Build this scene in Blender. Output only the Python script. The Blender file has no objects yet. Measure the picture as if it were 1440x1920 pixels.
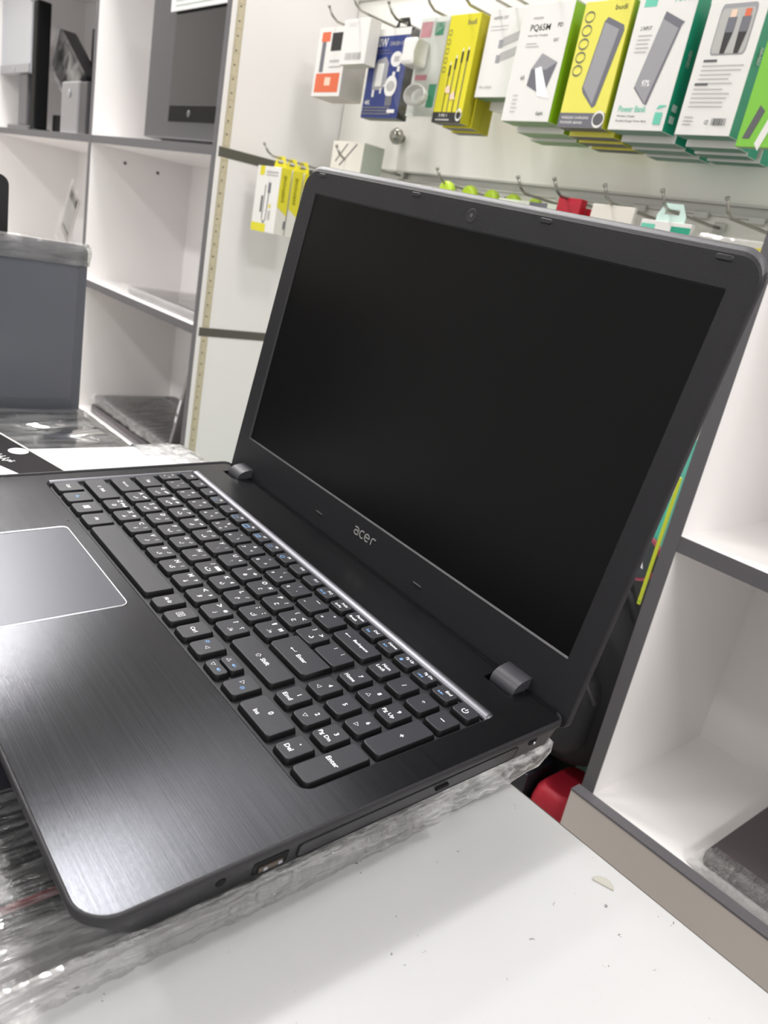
import bpy, bmesh, math, random
from mathutils import Matrix, Vector, noise
random.seed(7)
sc = bpy.context.scene
COL = sc.collection
S = 0.001                      # everything below is written in millimetres

# ------------------------------------------------------------------ camera
cam_d = bpy.data.cameras.new('camera')
cam = bpy.data.objects.new('camera', cam_d); COL.objects.link(cam)
Rc = Matrix(((0.63439568, -0.36692330, 0.68037446),
             (0.74965411, 0.07731382, -0.65729847),
             (0.18857578, 0.92703283, 0.32411312)))
cam.matrix_world = Matrix.Translation(Vector((181.044, -78.960, 1010.490)) * S) @ Rc.to_4x4()
cam_d.sensor_fit = 'VERTICAL'; cam_d.sensor_height = 24.0; cam_d.sensor_width = 18.0
cam_d.lens = 24.0 * 1437.13 / 1920.0
cam_d.clip_start = 0.01; cam_d.clip_end = 50
cam_d.dof.use_dof = True; cam_d.dof.focus_distance = 0.43
cam_d.dof.aperture_fstop = cam_d.lens / 1.75
sc.camera = cam

# ------------------------------------------------------------------ world
w = bpy.data.worlds.new('world'); sc.world = w; w.use_nodes = True
w.node_tree.nodes['Background'].inputs[0].default_value = (1.0, 0.985, 0.97, 1)
w.node_tree.nodes['Background'].inputs[1].default_value = 0.94

# ------------------------------------------------------------------ exposure
sc.view_settings.view_transform = 'Standard'
sc.view_settings.look = 'None'
sc.view_settings.gamma = 1.0
sc.view_settings.exposure = 0.0
sc.view_settings.use_curve_mapping = False

# ------------------------------------------------------------------ materials
MAT = {}
def rgb(h):
    h = h.lstrip('#'); v = [int(h[i:i+2], 16) / 255 for i in (0, 2, 4)]
    return tuple(((c / 12.92) if c <= 0.04045 else ((c + 0.055) / 1.055) ** 2.4) for c in v) + (1,)
def mat(name, col=(0.8, 0.8, 0.8, 1), rough=0.5, metal=0.0, spec=0.5, noise_s=0, noise_a=0.0, bump=0.0, bump_s=200, coat=0.0, emit=0, alpha=1.0, trans=0.0):
    if name in MAT: return MAT[name]
    m = bpy.data.materials.new(name); m.use_nodes = True; MAT[name] = m
    nt = m.node_tree; b = nt.nodes['Principled BSDF']
    if isinstance(col, str): col = rgb(col)
    b.inputs['Base Color'].default_value = col
    b.inputs['Roughness'].default_value = rough
    b.inputs['Metallic'].default_value = metal
    b.inputs['Specular IOR Level'].default_value = spec
    b.inputs['Coat Weight'].default_value = coat
    b.inputs['Transmission Weight'].default_value = trans
    b.inputs['Alpha'].default_value = alpha
    if emit:
        b.inputs['Emission Color'].default_value = col; b.inputs['Emission Strength'].default_value = emit
    tc = nt.nodes.new('ShaderNodeTexCoord')
    if noise_a:
        n = nt.nodes.new('ShaderNodeTexNoise'); n.inputs['Scale'].default_value = noise_s; n.inputs['Detail'].default_value = 5
        nt.links.new(tc.outputs['Object'], n.inputs['Vector'])
        mx = nt.nodes.new('ShaderNodeMix'); mx.data_type = 'RGBA'
        mx.inputs['A'].default_value = tuple(c * (1 - noise_a) for c in col[:3]) + (1,)
        mx.inputs['B'].default_value = tuple(min(1, c * (1 + noise_a)) for c in col[:3]) + (1,)
        nt.links.new(n.outputs['Fac'], mx.inputs['Factor']); nt.links.new(mx.outputs['Result'], b.inputs['Base Color'])
    if bump:
        n2 = nt.nodes.new('ShaderNodeTexNoise'); n2.inputs['Scale'].default_value = bump_s; n2.inputs['Detail'].default_value = 3
        nt.links.new(tc.outputs['Object'], n2.inputs['Vector'])
        bp = nt.nodes.new('ShaderNodeBump'); bp.inputs['Strength'].default_value = bump; bp.inputs['Distance'].default_value = 0.0004
        nt.links.new(n2.outputs['Fac'], bp.inputs['Height']); nt.links.new(bp.outputs['Normal'], b.inputs['Normal'])
    return m

WHITE = mat('white_laminate', '#f3f0ef', 0.35, noise_s=3, noise_a=0.015)
GREY = mat('grey_laminate', '#5c5a5e', 0.45, noise_s=8, noise_a=0.04)
OLIVE = mat('dark_band', '#58564e', 0.5)
PLASTIC = mat('black_plastic', '#1d1c20', 0.42, spec=0.45, bump=0.35, bump_s=2600)
BEZEL = mat('bezel_plastic', '#1d1c1f', 0.5, spec=0.28, bump=0.5, bump_s=2200)
LIDBACK = mat('lid_rim_lit', '#434247', 0.4, spec=0.6, bump=0.4, bump_s=2200)  # lighter grey imitates light from above on the lid's top edge
SIDE = mat('side_plastic', '#29282c', 0.38, spec=0.5, bump=0.2, bump_s=2200)
KEYTOP = mat('key_top', '#2f2f34', 0.42, spec=0.4, bump=0.15, bump_s=3000)
KEYSIDE = mat('key_side', '#08080a', 0.5, spec=0.3)
TRAY = mat('key_tray', '#222226', 0.5, spec=0.4, bump=0.2, bump_s=2500)
LEGEND = mat('white_print', '#e6e6ea', 0.6)
BLUEP = mat('blue_print', '#6f9ccf', 0.6)
SILVER = mat('polished_silver', '#b4b4ba', 0.3, metal=1.0)
BAR = mat('keyboard_bar', '#6a6a6f', 0.4, metal=1.0)
HINGE = mat('hinge_grey', '#39383d', 0.45, metal=0.1, spec=0.5)
RUBBER = mat('rubber', '#141316', 0.5)
BLACK = mat('deep_black', '#050506', 0.6, spec=0.2)
LOGO = mat('logo_grey', '#a9a9a6', 0.35, metal=0.4)
STEEL = mat('chromed_wire', '#a5a39c', 0.25, metal=0.9)
ALU = mat('aluminium_rail', '#c4c4be', 0.4, metal=0.25)

def brushed():
    m = bpy.data.materials.new('brushed_metal'); m.use_nodes = True; nt = m.node_tree; b = nt.nodes['Principled BSDF']
    tc = nt.nodes.new('ShaderNodeTexCoord')
    mp = nt.nodes.new('ShaderNodeMapping'); mp.inputs['Scale'].default_value = (26, 5600, 1)
    nt.links.new(tc.outputs['Object'], mp.inputs['Vector'])
    n = nt.nodes.new('ShaderNodeTexNoise'); n.inputs['Scale'].default_value = 1; n.inputs['Detail'].default_value = 4; n.inputs['Roughness'].default_value = 0.7
    nt.links.new(mp.outputs[0], n.inputs['Vector'])
    mp2 = nt.nodes.new('ShaderNodeMapping'); mp2.inputs['Scale'].default_value = (9, 1500, 1); mp2.inputs['Location'].default_value = (3, 7, 0)
    nt.links.new(tc.outputs['Object'], mp2.inputs['Vector'])
    n2 = nt.nodes.new('ShaderNodeTexNoise'); n2.inputs['Scale'].default_value = 1; n2.inputs['Detail'].default_value = 6
    nt.links.new(mp2.outputs[0], n2.inputs['Vector'])
    ad = nt.nodes.new('ShaderNodeMath'); ad.operation = 'ADD'
    nt.links.new(n.outputs['Fac'], ad.inputs[0]); nt.links.new(n2.outputs['Fac'], ad.inputs[1])
    cr = nt.nodes.new('ShaderNodeMapRange'); cr.inputs['From Min'].default_value = 0.6; cr.inputs['From Max'].default_value = 1.4
    nt.links.new(ad.outputs[0], cr.inputs['Value'])
    mx = nt.nodes.new('ShaderNodeMix'); mx.data_type = 'RGBA'
    mx.inputs['A'].default_value = (0.026, 0.027, 0.030, 1); mx.inputs['B'].default_value = (0.052, 0.053, 0.059, 1)
    nt.links.new(cr.outputs[0], mx.inputs['Factor']); nt.links.new(mx.outputs['Result'], b.inputs['Base Color'])
    rr = nt.nodes.new('ShaderNodeMapRange'); rr.inputs['To Min'].default_value = 0.17; rr.inputs['To Max'].default_value = 0.22
    nt.links.new(cr.outputs[0], rr.inputs['Value']); nt.links.new(rr.outputs[0], b.inputs['Roughness'])
    bp = nt.nodes.new('ShaderNodeBump'); bp.inputs['Strength'].default_value = 0.06; bp.inputs['Distance'].default_value = 0.0003
    nt.links.new(n.outputs['Fac'], bp.inputs['Height']); nt.links.new(bp.outputs[0], b.inputs['Normal'])
    b.inputs['Metallic'].default_value = 0.9
    b.inputs['Specular IOR Level'].default_value = 0.3; b.inputs['Anisotropic'].default_value = 0.8; b.inputs['Anisotropic Rotation'].default_value = 0.25
    tg = nt.nodes.new('ShaderNodeTangent'); tg.direction_type = 'UV_MAP'; tg.uv_map = 'UVMap'
    nt.links.new(tg.outputs[0], b.inputs['Tangent'])
    return m
BRUSH = brushed()

def screen_mat(name, col, rough):
    m = mat(name, col, rough, spec=0.14); return m
SCREEN = screen_mat('matte_screen', '#070606', 0.3)

def film_mat(name, cloud=0.12, scale=90, strength=1.0, tint=(0.9, 0.9, 0.9, 1), gl=0.12, stretch=(1, 1, 1)):
    m = bpy.data.materials.new(name); m.use_nodes = True; nt = m.node_tree; nt.nodes.remove(nt.nodes['Principled BSDF'])
    out = nt.nodes['Material Output']
    tc = nt.nodes.new('ShaderNodeTexCoord')
    mp = nt.nodes.new('ShaderNodeMapping'); mp.inputs['Scale'].default_value = tuple(scale * q for q in stretch)
    nt.links.new(tc.outputs['Object'], mp.inputs['Vector'])
    n = nt.nodes.new('ShaderNodeTexNoise'); n.inputs['Scale'].default_value = 1; n.inputs['Detail'].default_value = 7; n.inputs['Distortion'].default_value = .6
    nt.links.new(mp.outputs[0], n.inputs['Vector'])
    bp = nt.nodes.new('ShaderNodeBump'); bp.inputs['Strength'].default_value = strength; bp.inputs['Distance'].default_value = 0.004
    nt.links.new(n.outputs['Fac'], bp.inputs['Height'])
    g = nt.nodes.new('ShaderNodeBsdfGlossy'); g.inputs['Roughness'].default_value = 0.07; g.inputs['Color'].default_value = (1, 1, 1, 1)
    nt.links.new(bp.outputs[0], g.inputs['Normal'])
    t = nt.nodes.new('ShaderNodeBsdfTransparent'); t.inputs['Color'].default_value = (0.96, 0.96, 0.96, 1)
    d = nt.nodes.new('ShaderNodeBsdfDiffuse'); d.inputs['Color'].default_value = tint
    nt.links.new(bp.outputs[0], d.inputs['Normal'])
    cr = nt.nodes.new('ShaderNodeMapRange'); cr.inputs['From Min'].default_value = 0.4; cr.inputs['From Max'].default_value = 0.68
    cr.inputs['To Min'].default_value = cloud * 0.4; cr.inputs['To Max'].default_value = min(1, cloud * 3.0)
    nt.links.new(n.outputs['Fac'], cr.inputs['Value'])
    m1 = nt.nodes.new('ShaderNodeMixShader'); nt.links.new(cr.outputs[0], m1.inputs[0]); nt.links.new(t.outputs[0], m1.inputs[1]); nt.links.new(d.outputs[0], m1.inputs[2])
    lw = nt.nodes.new('ShaderNodeFresnel'); lw.inputs['IOR'].default_value = 1.45; nt.links.new(bp.outputs[0], lw.inputs['Normal'])
    mu = nt.nodes.new('ShaderNodeMath'); mu.operation = 'MULTIPLY_ADD'; mu.inputs[1].default_value = 0.9; mu.inputs[2].default_value = gl * 0.3
    nt.links.new(lw.outputs[0], mu.inputs[0])
    m2 = nt.nodes.new('ShaderNodeMixShader'); nt.links.new(mu.outputs[0], m2.inputs[0]); nt.links.new(m1.outputs[0], m2.inputs[1]); nt.links.new(g.outputs[0], m2.inputs[2])
    nt.links.new(m2.outputs[0], out.inputs[0])
    return m
FILM = film_mat('stretch_film', 0.06, 190, 1.2, gl=.3, stretch=(2.2, .16, 2.2))
FILMX = film_mat('stretch_film_x', 0.2, 190, .8, gl=.3, stretch=(1, .4, 1))
FILM2 = film_mat('thin_film', 0.03, 30, 0.35, gl=.05)
CLEAR = film_mat('clear_bag', 0.015, 40, 0.25, gl=.02)

# ------------------------------------------------------------------ mesh helpers
def _v(p): return Vector(p) * S
def box(bm, x0, y0, z0, x1, y1, z1, bev=0.0, mi=0):
    vs = [bm.verts.new(_v((x, y, z))) for x in (x0, x1) for y in (y0, y1) for z in (z0, z1)]
    F = [(0, 1, 3, 2), (4, 6, 7, 5), (0, 4, 5, 1), (2, 3, 7, 6), (0, 2, 6, 4), (1, 5, 7, 3)]
    fs = [bm.faces.new([vs[i] for i in f]) for f in F]
    for f in fs: f.material_index = mi
    if bev:
        es = list({e for f in fs for e in f.edges})
        r = bmesh.ops.bevel(bm, geom=es, offset=bev * S, segments=2, affect='EDGES', profile=0.5)
        for f in r['faces']: f.material_index = mi
    return fs
def rrect(x0, y0, x1, y1, r, n=6):
    if not isinstance(r, (tuple, list)): r = (r,) * 4           # order: x0y0, x1y0, x1y1, x0y1
    pts = []
    for (cx, cy, a0, rr) in ((x0 + r[0], y0 + r[0], 180, r[0]), (x1 - r[1], y0 + r[1], 270, r[1]), (x1 - r[2], y1 - r[2], 0, r[2]), (x0 + r[3], y1 - r[3], 90, r[3])):
        for k in range(n + 1):
            a = math.radians(a0 + 90 * k / n); pts.append((cx + rr * math.cos(a), cy + rr * math.sin(a)))
    return pts
def loft(bm, loops, cap0=True, cap1=True, mis=None, M=None, closed=True):
    rings = []
    for lp in loops:
        rings.append([bm.verts.new((M @ _v(p)) if M else _v(p)) for p in lp])
    n = len(rings[0])
    for i in range(len(rings) - 1):
        a, b = rings[i], rings[i + 1]
        for k in range(n if closed else n - 1):
            f = bm.faces.new((a[k], a[(k + 1) % n], b[(k + 1) % n], b[k])); f.smooth = True
            if mis: f.material_index = mis[i]
    if cap0:
        f = bm.faces.new(list(reversed(rings[0])))
        if mis: f.material_index = mis[0]
    if cap1:
        f = bm.faces.new(rings[-1])
        if mis: f.material_index = mis[-1]
    return rings
def prism(bm, pts, z0, z1, bev=0.0, mi=0, axis='z', pos=0):
    def P(p, z):
        if axis == 'z': return (p[0], p[1], z)
        if axis == 'y': return (p[0], z, p[1])
        return (z, p[0], p[1])
    a = [bm.verts.new(_v(P(p, z0))) for p in pts]; b = [bm.verts.new(_v(P(p, z1))) for p in pts]
    n = len(pts); fs = [bm.faces.new(list(reversed(a))), bm.faces.new(b)]
    for k in range(n): fs.append(bm.faces.new((a[k], a[(k + 1) % n], b[(k + 1) % n], b[k])))
    for f in fs: f.material_index = mi
    if bev:
        es = [e for e in fs[1].edges]
        r = bmesh.ops.bevel(bm, geom=es, offset=bev * S, segments=2, affect='EDGES', profile=0.6)
        for f in r['faces']: f.material_index = mi
    return fs
def tube(bm, pts, r, n=8, mi=0, cap=True):
    pts = [Vector(p) for p in pts]; rings = []; up = Vector((0, 0, 1)); prev = None
    for i, p in enumerate(pts):
        d = (pts[min(i + 1, len(pts) - 1)] - pts[max(i - 1, 0)]).normalized()
        s = d.cross(up if prev is None else prev)
        if s.length < 1e-3: s = d.cross(Vector((1, 0, 0)))
        s.normalize(); u = s.cross(d).normalized(); prev = u
        rr = r[i] if isinstance(r, (list, tuple)) else r
        rings.append([bm.verts.new((p + (s * math.cos(2 * math.pi * k / n) + u * math.sin(2 * math.pi * k / n)) * rr) * S) for k in range(n)])
    for a, b in zip(rings, rings[1:]):
        for k in range(n):
            f = bm.faces.new((a[k], a[(k + 1) % n], b[(k + 1) % n], b[k])); f.smooth = True; f.material_index = mi
    if cap:
        f = bm.faces.new(rings[0]); f.material_index = mi; f = bm.faces.new(list(reversed(rings[-1]))); f.material_index = mi
def lathe(bm, prof, c, axis='z', n=20, mi=0):
    rings = []
    for (r, h) in prof:
        ring = []
        for k in range(n):
            a = 2 * math.pi * k / n; x, y = r * math.cos(a), r * math.sin(a)
            p = {'z': (x, y, h), 'y': (x, h, y), 'x': (h, x, y)}[axis]
            ring.append(bm.verts.new(_v((c[0] + p[0], c[1] + p[1], c[2] + p[2]))))
        rings.append(ring)
    for a, b in zip(rings, rings[1:]):
        for k in range(n):
            f = bm.faces.new((a[k], a[(k + 1) % n], b[(k + 1) % n], b[k])); f.smooth = True; f.material_index = mi
    for rg in (rings[0], rings[-1]):
        f = bm.faces.new(rg); f.material_index = mi
def BM(): return bmesh.new()
def obj(name, bm, mats, parent=None, M=None, recalc=True):
    if recalc: bmesh.ops.recalc_face_normals(bm, faces=bm.faces)
    me = bpy.data.meshes.new(name); bm.to_mesh(me); bm.free()
    for m in (mats if isinstance(mats, (list, tuple)) else [mats]): me.materials.append(m)
    o = bpy.data.objects.new(name, me); COL.objects.link(o)
    if parent: o.parent = parent
    if M is not None: o.matrix_local = M
    return o
def thing(name, label, cat, loc=(0, 0, 0), group=None, M=None):
    o = bpy.data.objects.new(name, None); COL.objects.link(o); o.empty_display_size = 0.02
    o.location = _v(loc)
    if M is not None: o.matrix_world = M
    return tag(o, label, cat, group)
def tag(o, label, cat=None, group=None, kind=None):
    if label: o['label'] = label
    if cat: o['category'] = cat
    if group: o['group'] = group
    if kind: o['kind'] = kind
    return o
def shift(parent):                         # local offset so children can be written in world millimetres
    return Matrix.Translation(-parent.location)

# flat print: text and shapes laid on a surface, given as 2-D data, mapped by a function (u, v) -> 3-D mm
def text_mesh(s, size, bold=0.0, cache={}):
    key = (s, size, bold)
    if key in cache: return cache[key]
    c = bpy.data.curves.new('t', 'FONT'); c.body = s; c.size = size; c.resolution_u = 2; c.offset = bold
    c.align_x = 'LEFT'
    o = bpy.data.objects.new('t', c); COL.objects.link(o)
    bpy.context.view_layer.update()
    me = bpy.data.meshes.new_from_object(o.evaluated_get(bpy.context.evaluated_depsgraph_get()))
    vs = [(v.co.x, v.co.y) for v in me.vertices]; fs = [tuple(p.vertices) for p in me.polygons]
    COL.objects.unlink(o); bpy.data.objects.remove(o); bpy.data.curves.remove(c); bpy.data.meshes.remove(me)
    if vs:
        x0 = min(v[0] for v in vs); x1 = max(v[0] for v in vs); y0 = min(v[1] for v in vs); y1 = max(v[1] for v in vs)
    else: x0 = x1 = y0 = y1 = 0
    cache[key] = (vs, fs, (x0, x1, y0, y1)); return cache[key]
def put_text(bm, s, u, v, h, fn, mi=0, align='c', wid=None, bold=0.0, rot=0, lat=None):
    """text with its box centred (or left) at u,v; h = box height in mm"""
    vs, fs, (x0, x1, y0, y1) = text_mesh(s, 1.0, bold)
    if not vs: return
    k = h / max(1e-6, (y1 - y0)) if lat is None else lat
    kx = k if wid is None else wid / (x1 - x0)
    cx = (x0 + x1) / 2 if align == 'c' else x0; cy = (y0 + y1) / 2
    ca, sa = math.cos(rot), math.sin(rot)
    nv = []
    for x, y in vs:
        a, b = (x - cx) * kx, (y - cy) * k
        nv.append(bm.verts.new(_v(fn(u + a * ca - b * sa, v + a * sa + b * ca))))
    for f in fs:
        try:
            ff = bm.faces.new([nv[i] for i in f]); ff.material_index = mi
        except ValueError: pass
LAYER = [0]
def put_poly(bm, pts, fn, mi=0):
    LAYER[0] += 1
    f = bm.faces.new([bm.verts.new(_v(fn(*p))) for p in pts]); f.material_index = mi; return f
def put_rect(bm, u0, v0, u1, v1, fn, mi=0, r=0):
    if r: return put_poly(bm, rrect(u0, v0, u1, v1, r, 4), fn, mi)
    return put_poly(bm, [(u0, v0), (u1, v0), (u1, v1), (u0, v1)], fn, mi)
def put_line(bm, pts, wd, fn, mi=0, closed=False):
    LAYER[0] += 1
    n = len(pts); L = []; R = []
    for i in range(n):
        a = Vector(pts[(i - 1) % n] if (closed or i > 0) else pts[i]); b = Vector(pts[(i + 1) % n] if (closed or i < n - 1) else pts[i])
        d = (b - a).normalized(); q = Vector((-d.y, d.x)) * wd / 2; p = Vector(pts[i])
        L.append(bm.verts.new(_v(fn(*(p + q))))); R.append(bm.verts.new(_v(fn(*(p - q)))))
    for i in range(n if closed else n - 1):
        j = (i + 1) % n
        f = bm.faces.new((L[i], R[i], R[j], L[j])); f.material_index = mi
def circ(cx, cy, rx, ry=None, n=20, a0=0, a1=360):
    ry = rx if ry is None else ry; full = abs(a1 - a0) >= 360
    return [(cx + rx * math.cos(math.radians(a0 + (a1 - a0) * k / (n if full else n - 1))), cy + ry * math.sin(math.radians(a0 + (a1 - a0) * k / (n if full else n - 1)))) for k in range(n)]

# ================================================================== ROOM
ZT = 740.0            # table top
YF = 700.0            # front plane of the wall units
YB = 983.0            # back plane
def room():
    bm = BM(); box(bm, -4600, -3600, -60, 3000, 1060, 0); o = obj('floor', bm, mat('floor_tile', '#b9b5b0', 0.3, noise_s=2, noise_a=0.05)); o['kind'] = 'structure'
    bm = BM(); box(bm, -4600, -3600, 2850, 3000, 1060, 2900); o = obj('ceiling', bm, mat('ceiling_paint', '#dedede', 0.8)); o['kind'] = 'structure'
    bm = BM(); box(bm, -4600, 1000, 0, 3000, 1060, 2850); o = obj('wall_back', bm, mat('wall_paint', '#d5d3cf', 0.7)); o['kind'] = 'structure'
    bm = BM(); box(bm, -4660, -3600, 0, -4600, 1060, 2850); o = obj('wall_left', bm, mat('wall_paint2', '#cfcdc9', 0.7)); o['kind'] = 'structure'
room()

# lamps: LED panels on the ceiling
PANEL = mat('led_panel', (1, 1, 1, 1), 0.5, emit=1)
def panel(x, y, sx, sy, power, label, z=2846):
    t = thing('ceiling_light', label, 'ceiling light', (x, y, z), 'led panels on the shop ceiling')
    M = shift(t)
    bm = BM()
    for a in (-1, 1):
        box(bm, x - sx / 2 - 12, y + a * (sy / 2 + 6) - 6, z - 8, x + sx / 2 + 12, y + a * (sy / 2 + 6) + 6, z + 3)
        box(bm, x + a * (sx / 2 + 6) - 6, y - sy / 2, z - 8, x + a * (sx / 2 + 6) + 6, y + sy / 2, z + 3)
    obj('frame', bm, WHITE, t, M)
    bm = BM(); put_poly(bm, [(x - sx / 2, y - sy / 2), (x - sx / 2, y + sy / 2), (x + sx / 2, y + sy / 2), (x + sx / 2, y - sy / 2)], lambda u, v: (u, v, z))
    d = obj('diffuser', bm, PANEL, t, M, recalc=False)
    ld = bpy.data.lights.new('panel_light', 'AREA'); ld.shape = 'RECTANGLE'; ld.size = sx * S; ld.size_y = sy * S; ld.energy = power; ld.color = (1.0, 0.985, 0.965)
    lo = bpy.data.objects.new('lamp', ld); COL.objects.link(lo); lo.location = _v((x, y, z - 10))
    return t
panel(-1400, 450, 230, 380, 33, 'ceiling light panel over the white cubby shelves')
panel(-2920, 600, 280, 380, 42, 'ceiling light panel over the far left end of the cubby shelves')
panel(-4150, 600, 300, 380, 32, 'ceiling light panel in the far left corner of the shop')
panel(800, 330, 420, 300, 15, 'ceiling light panel over the right shelf unit')
panel(2400, -300, 600, 900, 56, 'added ceiling light panel at the right, brightening the right-facing sides')  # added lamp, lifts the surfaces that face right
panel(-1500, -1500, 900, 260, 34, 'ceiling light panel in the middle of the shop')
panel(400, -1500, 900, 260, 14, 'ceiling light panel behind the photographer')

# ================================================================== WALL UNITS
SHELVES = [87, 433, 779, 1125.5, 1580, 1900]
def shelf_unit(name, label, posts, x_end_pad=0, right_panel=False):
    xs0, xs1 = posts[0], posts[-1] + 16
    t = thing(name, label, 'shelf unit', ((xs0 + xs1) / 2, YF, 0)); M = shift(t)
    for x in posts:
        bm = BM(); box(bm, x, YF + 1.2, 0, x + 16, YB, 2160); obj('side_panel', bm, WHITE, t, M)
        bm = BM(); box(bm, x - .3, YF, 0, x + 16.3, YF + 1.2, 2160); obj('post_edge', bm, GREY, t, M)
    for a, b in zip(posts, posts[1:]):
        for z in SHELVES + [2142]:
            bm = BM(); box(bm, a + 16, YF + 2, z - 17.6, b, YB - 6, z); obj('shelf', bm, WHITE, t, M)
            bm = BM(); box(bm, a + 16, YF + .6, z - 17.8, b, YF + 2, z + .1); obj('shelf_edge', bm, GREY, t, M)
        bm = BM(); box(bm, a + 16, YB - 6, 0, b, YB, 2142); obj('back_panel', bm, WHITE, t, M)
    return t, M
left, ML = shelf_unit('shelf_unit', 'white cubby shelf unit with dark grey edges, left of the accessory wall', [-3700, -2800, -1936, -1296])
right, MR = shelf_unit('shelf_unit', 'white cubby shelf unit with grey edges, on the right behind the table', [-184, 560, 1300])
# exposed right side of the left unit: bands and tape
for z in (779, 1125.5, 1580):
    bm = BM(); box(bm, -1280, YF + 6, z - 17.6, -1278.6, YB, z); obj('edge_band', bm, OLIVE, left, ML)
tape_m = mat('tape_cream', '#cbc1a6', 0.5, noise_s=90, noise_a=0.12); tick_m = mat('tape_tick', '#5a4f3c', 0.6)
for z0, z1 in ((440, 761), (779, 1107.5), (1125.5, 1562), (1580, 1800)):
    bm = BM(); box(bm, -1279.8, 712, z0, -1278.9, 728, z1); tp = obj('measuring_tape', bm, tape_m, left, ML)
    bm = BM(); z = z0 + 3; k = 0
    fnp = lambda u, v: (-1278.7, u, v)
    while z < z1 - 3:
        L = 8 if k % 10 == 0 else (5 if k % 5 == 0 else 3)
        put_rect(bm, 712.5, z, 712.5 + L, z + .6, fnp); put_rect(bm, 727.5 - L * .6, z, 727.5, z + .6, fnp)
        if k % 6 == 5: put_rect(bm, 717, z - 1.4, 720.5, z + 1.6, fnp)
        z += 4; k += 1
    obj('tape_tick_marks', bm, tick_m, tp)
# front board of the right unit
bm = BM(); box(bm, -187, 683, 0, 1310, YF - .2, 434.5); obj('front_board', bm, mat('board_beige', '#c4bcb7', 0.5), right, MR)
bm = BM(); box(bm, -187.4, 682.6, 434.5, 1310, YF - .2, 437); obj('board_edge', bm, GREY, right, MR)
bm = BM()
for (x, y, z) in ((-1935 + 16.2, 790, 1078), (-1935 + 16.2, 880, 1072)): lathe(bm, [(4, 0), (4, 1.2), (2, 1.4)], (-1919.9, y, z), 'x', 12)
obj('screw', bm, GREY, left, ML)

# slatwall between the units
sw = thing('slatwall', 'white slatwall with aluminium rails holding the hooked accessories', 'slatwall', (-730, 980, 0)); MS = shift(sw)
RAILS = [816, 1140, 1462]
edges = [330] + RAILS + [2160]
for a, b in zip(edges, edges[1:]):
    bm = BM(); box(bm, -1278, 980, a + 9, -186, 992, b - 9, bev=1); obj('slat_panel', bm, mat('slat_white', '#efede6', 0.28, noise_s=2, noise_a=0.02), sw, MS)
for z in RAILS:
    bm = BM()
    box(bm, -1278, 976, z + 6, -186, 981, z + 9); box(bm, -1278, 976, z - 9, -186, 981, z - 6); box(bm, -1278, 983, z - 9, -186, 992, z + 9)
    obj('rail', bm, ALU, sw, MS)
# bay bottom box
bm = BM(); box(bm, -1278, 705, 0, -190, 978, 318, bev=2); tag(obj('storage_chest', bm, mat('teal_grey', '#7fa39a', 0.5)), 'grey-green chest at the foot of the accessory wall', 'chest')

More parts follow.
